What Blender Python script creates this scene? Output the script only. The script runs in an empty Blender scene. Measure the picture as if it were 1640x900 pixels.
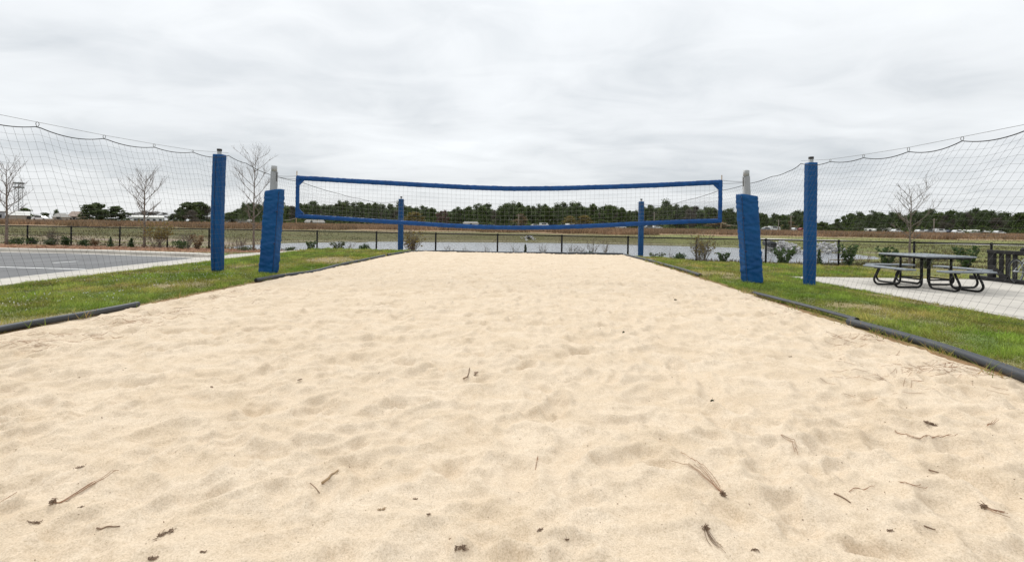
import bpy, math, random
import numpy as np
from mathutils import Matrix, Vector
random.seed(7); RNG = np.random.default_rng(7)
SC = bpy.context.scene; COL = SC.collection

# ------------------------------------------------------------------ camera, sky, sun, exposure
HC, FPX, CX, CY, ROLL = 1.15, 729.0, 820.0, 361.0, 0.0148
cam = bpy.data.cameras.new('camera'); cam_o = bpy.data.objects.new('camera', cam); COL.objects.link(cam_o)
cam.sensor_width = 36; cam.lens = 36*FPX/1640; cam.shift_y = -(450-CY)/1640
cam.clip_start = 0.05; cam.clip_end = 5000
cam_o.matrix_world = Matrix.Translation((0, 0, HC)) @ Matrix.Rotation(math.pi/2, 4, 'X') @ Matrix.Rotation(ROLL, 4, 'Z')
SC.camera = cam_o
SUN_EL, SUN_AZ = math.radians(42), math.radians(-25)      # azimuth from +Y towards +X
world = bpy.data.worlds.new('World'); SC.world = world; world.use_nodes = True
def build_sky():
    nt = world.node_tree; nt.nodes.clear(); N = nt.nodes.new; L = nt.links.new
    out = N('ShaderNodeOutputWorld'); mix = N('ShaderNodeMixShader'); mix.inputs[0].default_value = 0.94
    b1 = N('ShaderNodeBackground'); b1.inputs[1].default_value = 0.08
    sky = N('ShaderNodeTexSky'); sky.sky_type = 'NISHITA'; sky.sun_disc = False
    sky.sun_elevation = SUN_EL; sky.sun_rotation = SUN_AZ
    L(sky.outputs[0], b1.inputs[0])
    b2 = N('ShaderNodeBackground'); b2.inputs[1].default_value = 1.0
    tc = N('ShaderNodeTexCoord'); sep = N('ShaderNodeSeparateXYZ'); L(tc.outputs['Generated'], sep.inputs[0])
    def M(op, a, b=None):
        n = N('ShaderNodeMath'); n.operation = op
        for i, v in enumerate((a, b)):
            if v is None: continue
            if isinstance(v, (int, float)): n.inputs[i].default_value = v
            else: L(v, n.inputs[i])
        return n.outputs[0]
    zc = M('MAXIMUM', sep.outputs[2], 0.0); zd = M('ADD', zc, 0.13)
    cb = N('ShaderNodeCombineXYZ'); L(M('DIVIDE', sep.outputs[0], zd), cb.inputs[0]); L(M('DIVIDE', sep.outputs[1], zd), cb.inputs[1])
    mp = N('ShaderNodeMapping'); mp.inputs['Scale'].default_value = (0.8, 1.1, 1); mp.inputs['Location'].default_value = (3.1, 7.7, 0)
    mp.inputs['Rotation'].default_value = (0, 0, 0.35)
    L(cb.outputs[0], mp.inputs[0])
    n1 = N('ShaderNodeTexNoise'); n1.inputs['Scale'].default_value = 0.52; n1.inputs['Detail'].default_value = 7; n1.inputs['Roughness'].default_value = 0.52
    n1.inputs['Distortion'].default_value = 0.6; L(mp.outputs[0], n1.inputs['Vector'])
    n2 = N('ShaderNodeTexNoise'); n2.inputs['Scale'].default_value = 2.4; n2.inputs['Detail'].default_value = 6; n2.inputs['Roughness'].default_value = 0.5
    n2.inputs['Distortion'].default_value = 0.8; L(mp.outputs[0], n2.inputs['Vector'])
    f = M('ADD', M('MULTIPLY', n1.outputs[0], 0.74), M('MULTIPLY', n2.outputs[0], 0.26))
    rp = N('ShaderNodeValToRGB'); L(f, rp.inputs[0])
    e = rp.color_ramp.elements
    e[0].position = 0.34; e[0].color = (0.555, 0.588, 0.620, 1)
    e[1].position = 0.66; e[1].color = (0.85, 0.875, 0.895, 1)
    m = rp.color_ramp.elements.new(0.50); m.color = (0.735, 0.758, 0.780, 1)
    gr = N('ShaderNodeValToRGB'); L(zc, gr.inputs[0])
    g = gr.color_ramp.elements
    g[0].position = 0.0; g[0].color = (0.92, 0.92, 0.92, 1)
    g[1].position = 1.0; g[1].color = (2.10, 2.08, 2.05, 1)
    h = gr.color_ramp.elements.new(0.42); h.color = (1.13, 1.13, 1.125, 1)
    mm = N('ShaderNodeMix'); mm.data_type = 'RGBA'; mm.blend_type = 'MULTIPLY'; mm.inputs[0].default_value = 1
    L(rp.outputs[0], mm.inputs[6]); L(gr.outputs[0], mm.inputs[7]); L(mm.outputs[2], b2.inputs[0])
    L(b1.outputs[0], mix.inputs[1]); L(b2.outputs[0], mix.inputs[2]); L(mix.outputs[0], out.inputs[0])
build_sky()
sun = bpy.data.lights.new('sun', 'SUN'); sun.energy = 1.3; sun.angle = math.radians(12); sun.color = (1, 0.982, 0.95)
sun_o = bpy.data.objects.new('sun', sun); COL.objects.link(sun_o); sun_o.location = (0, 0, 40)
sd = Vector((math.sin(SUN_AZ)*math.cos(SUN_EL), math.cos(SUN_AZ)*math.cos(SUN_EL), math.sin(SUN_EL)))
sun_o.rotation_euler = sd.to_track_quat('Z', 'Y').to_euler()
vs = SC.view_settings; vs.view_transform = 'Standard'; vs.look = 'None'; vs.exposure = 0.22; vs.gamma = 1

# ------------------------------------------------------------------ projection helpers (photo pixels -> places in the world)
CR, SR = math.cos(ROLL), math.sin(ROLL)
def ray(x, y):
    dx, dy = x-CX, y-CY
    u = dx*CR + dy*SR; v = -dx*SR + dy*CR
    return u/FPX, -v/FPX                      # X/Y and (Z-HC)/Y
def P(x, y, Y):
    a, b = ray(x, y); return np.array([a*Y, Y, HC+b*Y])
def G(x, y, zf=0.0):                          # hit the level zf, or the surface zf(X,Y)
    a, b = ray(x, y); z = zf if not callable(zf) else -0.2
    for _ in range(25):
        Y = (z-HC)/b; Y = min(max(Y, 0.5), 400)
        if not callable(zf): break
        z = 0.5*z+0.5*float(zf(a*Y, Y))
    return np.array([a*Y, Y, z])
PHI = 0.0548
AX = np.array([math.sin(PHI), math.cos(PHI)]); PX = np.array([math.cos(PHI), -math.sin(PHI)])
def ST(s, t): return s*PX[0]+t*AX[0], s*PX[1]+t*AX[1]
def to_st(X, Y): return X*PX[0]+Y*PX[1], X*AX[0]+Y*AX[1]

# ------------------------------------------------------------------ noise
_perm = RNG.permutation(512); _perm = np.concatenate([_perm, _perm, _perm])
_ang = RNG.random(512)*2*np.pi; _gx, _gy = np.cos(_ang), np.sin(_ang)
def perlin(x, y):
    x = np.asarray(x, float); y = np.asarray(y, float)
    xi = np.floor(x).astype(int); yi = np.floor(y).astype(int); xf = x-xi; yf = y-yi
    u = xf*xf*xf*(xf*(xf*6-15)+10); v = yf*yf*yf*(yf*(yf*6-15)+10)
    def gr(ix, iy, fx, fy):
        h = _perm[(_perm[ix & 511]+iy) & 511]; return _gx[h]*fx+_gy[h]*fy
    a = gr(xi, yi, xf, yf); b = gr(xi+1, yi, xf-1, yf); c = gr(xi, yi+1, xf, yf-1); d = gr(xi+1, yi+1, xf-1, yf-1)
    return 1.5*((a*(1-u)+b*u)*(1-v)+(c*(1-u)+d*u)*v)
def fbm(x, y, o=4):
    r = 0; a = 1; f = 1
    for k in range(o): r = r+a*perlin(x*f+17*k, y*f+31*k); a *= 0.5; f *= 2.03
    return r
def sst(a, b, x):
    t = np.clip((np.asarray(x, float)-a)/(b-a), 0, 1); return t*t*(3-2*t)

# ------------------------------------------------------------------ materials
def new_mat(name):
    m = bpy.data.materials.new(name); m.use_nodes = True
    return m, m.node_tree, m.node_tree.nodes['Principled BSDF']
def mat(name, c, rough=0.7, c2=None, scale=5.0, bump=0.0, bscale=40.0, metal=0.0, spec=0.5, attr=None, detail=5, lo=0.35, hi=0.65, speck=None):
    m, nt, bs = new_mat(name); N = nt.nodes.new; L = nt.links.new
    bs.inputs['Roughness'].default_value = rough; bs.inputs['Metallic'].default_value = metal
    bs.inputs['Specular IOR Level'].default_value = spec
    tc = N('ShaderNodeTexCoord'); out = None
    if c2 is None: c2 = tuple(min(1, k*0.8) for k in c)
    nz = N('ShaderNodeTexNoise'); nz.inputs['Scale'].default_value = scale; nz.inputs['Detail'].default_value = detail
    L(tc.outputs['Object'], nz.inputs['Vector'])
    rp = N('ShaderNodeValToRGB'); L(nz.outputs[0], rp.inputs[0])
    rp.color_ramp.elements[0].position = lo; rp.color_ramp.elements[0].color = (*c, 1)
    rp.color_ramp.elements[1].position = hi; rp.color_ramp.elements[1].color = (*c2, 1)
    out = rp.outputs[0]
    if speck:
        s2 = N('ShaderNodeTexNoise'); s2.inputs['Scale'].default_value = speck[0]; s2.inputs['Detail'].default_value = 2
        L(tc.outputs['Object'], s2.inputs['Vector'])
        r2 = N('ShaderNodeValToRGB'); L(s2.outputs[0], r2.inputs[0])
        r2.color_ramp.elements[0].position = speck[1]; r2.color_ramp.elements[0].color = (*[speck[2]]*3, 1)
        r2.color_ramp.elements[1].position = speck[1]+0.2; r2.color_ramp.elements[1].color = (1, 1, 1, 1)
        mx = N('ShaderNodeMix'); mx.data_type = 'RGBA'; mx.blend_type = 'MULTIPLY'; mx.inputs[0].default_value = 1
        L(out, mx.inputs[6]); L(r2.outputs[0], mx.inputs[7]); out = mx.outputs[2]
    if attr:
        at = N('ShaderNodeAttribute'); at.attribute_name = attr
        mx = N('ShaderNodeMix'); mx.data_type = 'RGBA'; mx.blend_type = 'MULTIPLY'; mx.inputs[0].default_value = 1
        L(out, mx.inputs[6]); L(at.outputs['Color'], mx.inputs[7]); out = mx.outputs[2]
    L(out, bs.inputs['Base Color'])
    if bump:
        bz = N('ShaderNodeTexNoise'); bz.inputs['Scale'].default_value = bscale; bz.inputs['Detail'].default_value = 4
        L(tc.outputs['Object'], bz.inputs['Vector'])
        bp = N('ShaderNodeBump'); bp.inputs['Strength'].default_value = 1.0; bp.inputs['Distance'].default_value = bump
        L(bz.outputs[0], bp.inputs['Height']); L(bp.outputs[0], bs.inputs['Normal'])
    return m
def leafmat(name, c, c2, scale=1.0, transl=0.38, rough=0.7):
    m = mat(name, c, rough, c2, scale, attr='tone', spec=0.2)
    nt = m.node_tree; bs = nt.nodes['Principled BSDF']; out = [n for n in nt.nodes if n.type == 'OUTPUT_MATERIAL'][0]
    tr = nt.nodes.new('ShaderNodeBsdfTranslucent'); mx = nt.nodes.new('ShaderNodeMixShader'); mx.inputs[0].default_value = transl
    src = bs.inputs['Base Color'].links[0].from_socket
    nt.links.new(src, tr.inputs[0]); nt.links.new(bs.outputs[0], mx.inputs[1]); nt.links.new(tr.outputs[0], mx.inputs[2]); nt.links.new(mx.outputs[0], out.inputs[0])
    return m
def attrmat(name, attr='tint', rough=0.9, bump=0.02, bscale=25, nscale=8.0, amp=0.35):
    m, nt, bs = new_mat(name); N = nt.nodes.new; L = nt.links.new
    bs.inputs['Roughness'].default_value = rough; bs.inputs['Specular IOR Level'].default_value = 0.15
    at = N('ShaderNodeAttribute'); at.attribute_name = attr
    tc = N('ShaderNodeTexCoord'); nz = N('ShaderNodeTexNoise'); nz.inputs['Scale'].default_value = nscale; nz.inputs['Detail'].default_value = 8; nz.inputs['Roughness'].default_value = 0.7
    L(tc.outputs['Object'], nz.inputs['Vector'])
    rp = N('ShaderNodeValToRGB'); L(nz.outputs[0], rp.inputs[0])
    rp.color_ramp.elements[0].position = 0.3; rp.color_ramp.elements[0].color = (1-amp,)*3+(1,)
    rp.color_ramp.elements[1].position = 0.7; rp.color_ramp.elements[1].color = (1+amp,)*3+(1,)
    mx = N('ShaderNodeMix'); mx.data_type = 'RGBA'; mx.blend_type = 'MULTIPLY'; mx.inputs[0].default_value = 1
    L(at.outputs['Color'], mx.inputs[6]); L(rp.outputs[0], mx.inputs[7]); L(mx.outputs[2], bs.inputs['Base Color'])
    bz = N('ShaderNodeTexNoise'); bz.inputs['Scale'].default_value = bscale; bz.inputs['Detail'].default_value = 5
    L(tc.outputs['Object'], bz.inputs['Vector'])
    bp = N('ShaderNodeBump'); bp.inputs['Distance'].default_value = bump; L(bz.outputs[0], bp.inputs['Height']); L(bp.outputs[0], bs.inputs['Normal'])
    return m

MT = {}
MT['vinyl'] = mat('blue_vinyl', (0.001, 0.052, 0.178), 0.42, (0.002, 0.068, 0.212), 3.0, bump=0.006, bscale=12, spec=0.22)
MT['vinyl_seam'] = mat('blue_vinyl_seam', (0.001, 0.022, 0.09), 0.5, None, 6.0)
MT['band'] = mat('blue_band', (0.001, 0.060, 0.230), 0.5, (0.001, 0.042, 0.165), 9.0, bump=0.006, bscale=30, spec=0.3)
MT['steel'] = mat('galvanised_steel', (0.24, 0.245, 0.245), 0.55, (0.20, 0.205, 0.205), 12, metal=0.2)
MT['sleeve'] = mat('pale_sleeve', (0.33, 0.34, 0.34), 0.5, None, 10)
MT['capblack'] = mat('black_cap', (0.018, 0.017, 0.016), 0.5, None, 10)
MT['twine'] = mat('net_twine', (0.085, 0.085, 0.088), 0.9, (0.13, 0.13, 0.13), 2)
MT['twine_v'] = mat('volleyball_twine', (0.15, 0.15, 0.148), 0.9, (0.20, 0.20, 0.195), 2)
MT['rope'] = mat('black_rope', (0.03, 0.03, 0.033), 0.8, None, 20)
MT['cord'] = mat('pale_cord', (0.42, 0.38, 0.30), 0.8, None, 20)
MT['dowel'] = mat('wood_dowel', (0.36, 0.28, 0.20), 0.7, None, 20)
MT['wire'] = mat('steel_wire', (0.22, 0.22, 0.22), 0.5, None, 20, metal=0.5)
MT['fence'] = mat('black_fence_coating', (0.006, 0.006, 0.006), 0.5, None, 8, spec=0.15)
MT['pipe'] = mat('dark_pipe', (0.026, 0.031, 0.038), 0.6, (0.046, 0.051, 0.058), 3.0, bump=0.001, bscale=30, speck=(60, 0.3, 0.75))
MT['bore_shade'] = mat('pipe_bore_shade', (0.01, 0.01, 0.01), 0.9)  # near black, stands in for the shade inside the pipes
def sand_mat():
    m, nt, bs = new_mat('dry_sand'); N = nt.nodes.new; L = nt.links.new
    bs.inputs['Roughness'].default_value = 0.95; bs.inputs['Specular IOR Level'].default_value = 0.08
    tc = N('ShaderNodeTexCoord')
    def nz(sc, det, ro, dist=0.0, st=(1, 1, 1)):
        mp = N('ShaderNodeMapping'); mp.inputs['Scale'].default_value = st; L(tc.outputs['Object'], mp.inputs[0])
        n = N('ShaderNodeTexNoise'); n.inputs['Scale'].default_value = sc; n.inputs['Detail'].default_value = det; n.inputs['Roughness'].default_value = ro; n.inputs['Distortion'].default_value = dist
        L(mp.outputs[0], n.inputs['Vector']); return n.outputs[0]
    def ramp(src, p0, c0, p1, c1):
        r = N('ShaderNodeValToRGB'); L(src, r.inputs[0]); e = r.color_ramp.elements
        e[0].position = p0; e[0].color = (*c0, 1); e[1].position = p1; e[1].color = (*c1, 1); return r.outputs[0]
    def mul(a, b):
        x = N('ShaderNodeMix'); x.data_type = 'RGBA'; x.blend_type = 'MULTIPLY'; x.inputs[0].default_value = 1; L(a, x.inputs[6]); L(b, x.inputs[7]); return x.outputs[2]
    base = ramp(nz(2.6, 7, 0.62, 0.9, (0.8, 1.25, 1)), 0.34, (0.610, 0.494, 0.362), 0.62, (0.678, 0.566, 0.436))
    grey = ramp(nz(0.8, 5, 0.6), 0.26, (0.98, 0.98, 0.98), 0.44, (1, 1, 1))
    gr = ramp(nz(170, 3, 0.7), 0.30, (0.74, 0.72, 0.68), 0.56, (1.05, 1.05, 1.05))
    gr2 = ramp(nz(60, 4, 0.75), 0.34, (0.90, 0.88, 0.85), 0.60, (1.03, 1.03, 1.03))
    L(mul(mul(base, grey), mul(gr, gr2)), bs.inputs['Base Color'])
    b1 = N('ShaderNodeBump'); b1.inputs['Distance'].default_value = 0.0045; L(nz(85, 5, 0.7), b1.inputs['Height'])
    b2 = N('ShaderNodeBump'); b2.inputs['Distance'].default_value = 0.007; L(nz(14, 4, 0.55, 0.4), b2.inputs['Height']); L(b1.outputs[0], b2.inputs['Normal']); L(b2.outputs[0], bs.inputs['Normal'])
    return m
MT['sand'] = sand_mat()
MT['concrete'] = mat('pale_concrete', (0.52, 0.485, 0.43), 0.9, (0.45, 0.42, 0.375), 1.3, bump=0.002, bscale=60, spec=0.2, detail=9)
MT['asphalt'] = mat('asphalt', (0.155, 0.155, 0.157), 0.9, (0.20, 0.20, 0.20), 0.6, bump=0.004, bscale=90, spec=0.2, speck=(120, 0.35, 0.75), detail=9)
MT['paint'] = mat('white_road_paint', (0.72, 0.72, 0.70), 0.8, (0.60, 0.60, 0.58), 6)
MT['ground'] = attrmat('ground_cover')
MT['bark'] = mat('grey_bark', (0.20, 0.165, 0.135), 0.9, (0.12, 0.095, 0.08), 8, bump=0.01, bscale=30)
MT['twig'] = mat('bare_twig', (0.19, 0.155, 0.130), 0.9, (0.13, 0.105, 0.09), 4)
MT['pinebark'] = mat('pine_bark', (0.11, 0.085, 0.07), 0.9, (0.07, 0.055, 0.045), 2)
MT['pineA'] = leafmat('dark_pine_needles', (0.074, 0.100, 0.047), (0.106, 0.136, 0.056), 0.35)
MT['pineB'] = leafmat('mid_pine_needles', (0.082, 0.115, 0.040), (0.115, 0.150, 0.052), 0.35)
MT['greybare'] = leafmat('bare_grey_twigs', (0.115, 0.098, 0.082), (0.085, 0.075, 0.06), 0.35)
MT['redbud'] = leafmat('reddish_buds', (0.150, 0.082, 0.072), (0.11, 0.07, 0.06), 0.35)
MT['pale'] = leafmat('young_green_leaves', (0.095, 0.125, 0.036), (0.075, 0.105, 0.03), 0.35)
MT['yellow'] = leafmat('yellow_leaves', (0.22, 0.17, 0.05), (0.17, 0.13, 0.045), 0.5)
MT['shrub'] = leafmat('shrub_leaves', (0.045, 0.080, 0.028), (0.075, 0.115, 0.038), 3)
MT['shrub2'] = leafmat('grey_green_leaves', (0.085, 0.105, 0.055), (0.12, 0.14, 0.075), 3)
MT['tan'] = leafmat('tan_leaves', (0.24, 0.17, 0.095), (0.18, 0.13, 0.08), 3)
MT['sedge'] = leafmat('broomsedge', (0.35, 0.225, 0.140), (0.26, 0.18, 0.105), 0.08, 0.2)
MT['sedge_green'] = leafmat('rank_green_grass', (0.105, 0.100, 0.036), (0.175, 0.130, 0.066), 0.12, 0.2)
MT['grass'] = leafmat('lawn_blades', (0.145, 0.230, 0.028), (0.235, 0.275, 0.058), 0.9, 0.3)
MT['flower'] = mat('clover_white', (0.75, 0.75, 0.70), 0.9)
MT['straw'] = mat('pine_straw', (0.32, 0.165, 0.085), 0.9, (0.22, 0.12, 0.07), 30)
MT['darkdeb'] = mat('dark_debris', (0.15, 0.095, 0.06), 0.9, (0.25, 0.17, 0.11), 40)
MT['drygrassdeb'] = mat('dry_stalk', (0.36, 0.25, 0.14), 0.9, (0.25, 0.17, 0.10), 30)
MT['stone'] = mat('pale_riprap', (0.60, 0.59, 0.575), 0.9, (0.42, 0.41, 0.40), 3)
MT['tabletop'] = mat('grey_coated_steel', (0.150, 0.170, 0.190), 0.5, (0.195, 0.218, 0.235), 4)
MT['blacksteel'] = mat('black_tube', (0.006, 0.006, 0.006), 0.4, None, 5, spec=0.2)
MT['plank'] = mat('charcoal_plank', (0.013, 0.013, 0.014), 0.7, (0.026, 0.024, 0.024), 6, bump=0.002, bscale=30, spec=0.2)
MT['rubber'] = mat('tyre_rubber', (0.015, 0.015, 0.015), 0.8)
MT['silver'] = mat('bike_silver', (0.45, 0.47, 0.49), 0.4, None, 5, metal=0.4)
MT['wallwhite'] = mat('white_siding', (0.62, 0.62, 0.60), 0.8, None, 0.5)
MT['wallbeige'] = mat('beige_siding', (0.45, 0.40, 0.33), 0.8, None, 0.5)
MT['wallgrey'] = mat('blue_grey_siding', (0.34, 0.36, 0.40), 0.8, None, 0.5)
MT['roofgrey'] = mat('grey_shingle_roof', (0.25, 0.235, 0.21), 0.9, None, 0.8)
MT['roofbrown'] = mat('brown_shingle_roof', (0.27, 0.205, 0.165), 0.9, None, 0.8)
MT['roofmetal'] = mat('pale_metal_roof', (0.55, 0.54, 0.50), 0.6, None, 0.5)
MT['glass'] = mat('dark_glass', (0.025, 0.03, 0.035), 0.15)
MT['carred'] = mat('red_car_paint', (0.22, 0.025, 0.02), 0.3)
MT['carwhite'] = mat('white_car_paint', (0.70, 0.70, 0.70), 0.3)
MT['cargrey'] = mat('grey_car_paint', (0.22, 0.23, 0.24), 0.3)
MT['carblue'] = mat('dark_blue_car_paint', (0.03, 0.04, 0.07), 0.3)
MT['polewood'] = mat('weathered_pole', (0.24, 0.20, 0.165), 0.9, None, 2)
def water_mat():
    m, nt, bs = new_mat('pond_water'); N = nt.nodes.new; L = nt.links.new
    bs.inputs['Base Color'].default_value = (0.36, 0.38, 0.41, 1); bs.inputs['Roughness'].default_value = 0.2; bs.inputs['IOR'].default_value = 1.33  # base lightened to stand in for the bright sky reflection
    bs.inputs['Specular IOR Level'].default_value = 0.8
    tc = N('ShaderNodeTexCoord'); mp = N('ShaderNodeMapping'); mp.inputs['Scale'].default_value = (0.5, 1.5, 1); L(tc.outputs['Object'], mp.inputs[0])
    nz = N('ShaderNodeTexNoise'); nz.inputs['Scale'].default_value = 2.0; nz.inputs['Detail'].default_value = 4; L(mp.outputs[0], nz.inputs['Vector'])
    bp = N('ShaderNodeBump'); bp.inputs['Distance'].default_value = 0.012; L(nz.outputs[0], bp.inputs['Height']); L(bp.outputs[0], bs.inputs['Normal'])
    return m
MT['water'] = water_mat()

# ------------------------------------------------------------------ mesh helpers
def mesh_np(name, V, F, smooth=False):
    V = np.asarray(V, np.float32); F = np.asarray(F, np.int32); k = F.shape[1]
    me = bpy.data.meshes.new(name); me.vertices.add(len(V)); me.vertices.foreach_set('co', V.ravel())
    me.loops.add(F.size); me.loops.foreach_set('vertex_index', F.ravel())
    me.polygons.add(len(F)); me.polygons.foreach_set('loop_start', np.arange(0, F.size, k, dtype=np.int32)); me.polygons.foreach_set('loop_total', np.full(len(F), k, np.int32))
    me.polygons.foreach_set('use_smooth', np.full(len(F), smooth))
    me.update(calc_edges=True); return me
def link(name, me, m, parent=None):
    o = bpy.data.objects.new(name, me); COL.objects.link(o)
    if m is not None and me is not None and not me.materials: me.materials.append(m)
    if parent is not None: o.parent = parent
    return o
def tag(o, label=None, cat=None, group=None, kind=None):
    if label: o['label'] = label
    if cat: o['category'] = cat
    if group: o['group'] = group
    if kind: o['kind'] = kind
    return o
def thing(name, loc, label, cat, group=None, rz=0.0):
    o = bpy.data.objects.new(name, None); COL.objects.link(o); o.location = [float(v) for v in loc]; o.rotation_euler = (0, 0, rz)
    o.empty_display_size = 0.2
    return tag(o, label, cat, group)
class MB:
    def __init__(s, org=(0, 0, 0)): s.v = []; s.f = []; s.n = 0; s.org = np.asarray(org, float); s.tone = []
    def add(s, V, F, tone=None):
        V = np.asarray(V, float); s.v.append(V); s.f.extend([[int(i)+s.n for i in f] for f in F]); s.n += len(V)
        s.tone.append(np.full(len(V), 1.0 if tone is None else tone)); return s
    def box(s, c, size, M=None, bev=0.0):
        c = np.asarray(c, float); h = np.asarray(size, float)/2
        if bev <= 0:
            V = np.array([[x, y, z] for x in (-1, 1) for y in (-1, 1) for z in (-1, 1)])*h
            F = [[0, 1, 3, 2], [4, 6, 7, 5], [0, 4, 5, 1], [2, 3, 7, 6], [0, 2, 6, 4], [1, 5, 7, 3]]
        else:                                           # chamfered along all edges
            b = min(bev, h.min()*0.9); V = []; idx = {}
            for x in (-1, 1):
                for y in (-1, 1):
                    for z in (-1, 1):
                        for a in range(3):
                            p = np.array([x, y, z])*(h-b); p[a] = np.array([x, y, z])[a]*h[a]
                            idx[(x, y, z, a)] = len(V); V.append(p)
            F = []
            for a in range(3):
                o1, o2 = (a+1) % 3, (a+2) % 3
                for sg in (-1, 1):
                    q = []
                    for (p1, p2) in ((-1, -1), (1, -1), (1, 1), (-1, 1)):
                        k = [0, 0, 0]; k[a] = sg; k[o1] = p1; k[o2] = p2; q.append(idx[(*k, a)])
                    F.append(q if sg > 0 else q[::-1])
            for a in range(3):
                o1, o2 = (a+1) % 3, (a+2) % 3
                for p1 in (-1, 1):
                    for p2 in (-1, 1):
                        k0 = [0, 0, 0]; k1 = [0, 0, 0]; k0[a] = -1; k1[a] = 1
                        for k in (k0, k1): k[o1] = p1; k[o2] = p2
                        q = [idx[(*k0, o1)], idx[(*k1, o1)], idx[(*k1, o2)], idx[(*k0, o2)]]
                        F.append(q if p1*p2 < 0 else q[::-1])
            for x in (-1, 1):
                for y in (-1, 1):
                    for z in (-1, 1):
                        q = [idx[(x, y, z, a)] for a in range(3)]; F.append(q if x*y*z > 0 else q[::-1])
            V = np.array(V)
        if M is not None: V = V @ np.asarray(M).T
        return s.add(V+c, F)
    def tube(s, path, r, n=8, cap=True, closed=False, tone=None):
        p = np.asarray(path, float); m = len(p); r = np.broadcast_to(np.asarray(r, float), (m,))
        t = np.zeros_like(p)
        if closed: t = np.roll(p, -1, 0)-np.roll(p, 1, 0)
        else: t[1:-1] = p[2:]-p[:-2]; t[0] = p[1]-p[0]; t[-1] = p[-1]-p[-2]
        t /= np.maximum(np.linalg.norm(t, axis=1, keepdims=True), 1e-9)
        u = np.cross(t[0], [0, 0, 1.0])
        if np.linalg.norm(u) < 1e-3: u = np.cross(t[0], [1.0, 0, 0])
        u /= np.linalg.norm(u); V = []
        a = np.arange(n)*2*np.pi/n
        for i in range(m):
            u = u-t[i]*np.dot(u, t[i]); u /= max(np.linalg.norm(u), 1e-9); w = np.cross(t[i], u)
            V.append(p[i]+r[i]*(np.cos(a)[:, None]*u+np.sin(a)[:, None]*w))
        V = np.concatenate(V); F = []
        for i in range(m if closed else m-1):
            j = (i+1) % m
            for k in range(n): F.append([i*n+k, i*n+(k+1) % n, j*n+(k+1) % n, j*n+k])
        if cap and not closed: F.append(list(range(n))[::-1]); F.append([(m-1)*n+k for k in range(n)])
        return s.add(V, F, tone)
    def build(s, name, m, parent=None, smooth=False, tone=False):
        V = np.concatenate(s.v)-s.org
        me = bpy.data.meshes.new(name); me.from_pydata(V.tolist(), [], s.f); me.update()
        if smooth: me.polygons.foreach_set('use_smooth', [True]*len(me.polygons))
        if tone:
            at = me.attributes.new('tone', 'FLOAT_COLOR', 'POINT'); T = np.concatenate(s.tone)
            at.data.foreach_set('color', np.stack([T, T, T, np.ones_like(T)], 1).ravel().astype(np.float32))
        return link(name, me, m, parent)
def set_tone(me, T, name='tone'):
    T = np.asarray(T, float)
    if T.ndim == 1: T = np.stack([T, T, T], 1)
    at = me.attributes.new(name, 'FLOAT_COLOR', 'POINT')
    at.data.foreach_set('color', np.concatenate([T, np.ones((len(T), 1))], 1).ravel().astype(np.float32))
def rot_xyz(n, rng): # n random rotation frames
    a = rng.normal(size=(n, 3)); a /= np.linalg.norm(a, axis=1, keepdims=True)
    b = rng.normal(size=(n, 3)); b -= a*np.sum(a*b, 1, keepdims=True); b /= np.linalg.norm(b, axis=1, keepdims=True)
    return a, b
def leaf_mesh(name, C, size, aspect=0.6, rng=RNG, tone=None, flat=0.0):
    """many small pointed leaf faces centred on the points C"""
    n = len(C); a, b = rot_xyz(n, rng)
    if flat: a[:, 2] *= (1-flat); b[:, 2] *= (1-flat)
    sz = (np.asarray(size)*(0.6+0.8*rng.random(n)))[:, None]
    V = np.stack([C-a*sz, C+b*sz*aspect, C+a*sz, C-b*sz*aspect], 1).reshape(-1, 3)
    F = np.arange(4*n).reshape(n, 4); me = mesh_np(name, V, F)
    if tone is None: tone = 0.75+0.5*rng.random(n)
    set_tone(me, np.repeat(tone, 4, axis=0)); return me
def blade_mesh(name, B, h, w, rng=RNG, tone=None, lean=0.5):
    n = len(B); ang = rng.random(n)*2*np.pi
    d = np.stack([np.cos(ang), np.sin(ang), np.zeros(n)], 1); ln = rng.normal(size=(n, 2))*lean
    tip = B+np.stack([ln[:, 0]*h, ln[:, 1]*h, h], 1)
    V = np.stack([B-d*w[:, None]/2, B+d*w[:, None]/2, tip], 1).reshape(-1, 3)
    me = mesh_np(name, V, np.arange(3*n).reshape(n, 3))
    if tone is None: tone = 0.7+0.6*rng.random(n)
    set_tone(me, np.repeat(tone, 3, axis=0)); return me

# ------------------------------------------------------------------ terrain
FPOST_X = [44, 114, 192, 268, 335, 421, 508, 603, 698, 797, 900, 1006, 1115.6, 1227, 1343.5, 1464.5, 1588]
FPOST_Y = np.interp(FPOST_X, [44, 335, 508, 603, 900, 1228, 1588], [30, 28.6, 27, 25.9, 24, 22.2, 20.6])
FP = [np.array([ray(x, 375)[0]*Y, Y]) for x, Y in zip(FPOST_X, FPOST_Y)]
FP = [FP[0]+(FP[0]-FP[1])*k for k in (3, 2, 1)]+FP+[FP[-1]+(FP[-1]-FP[-2])*k for k in (1, 2, 3)]
FPX_ = np.array([p[0] for p in FP]); FPY_ = np.array([p[1] for p in FP])
def Yf(X):
    X = np.asarray(X, float); y = np.interp(X, FPX_, FPY_)
    return y+np.minimum(X-FPX_[0], 0)*-0.1+np.maximum(X-FPX_[-1], 0)*-0.15
SL, SRR, TF = -5.38, 3.83, 19.0
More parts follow.
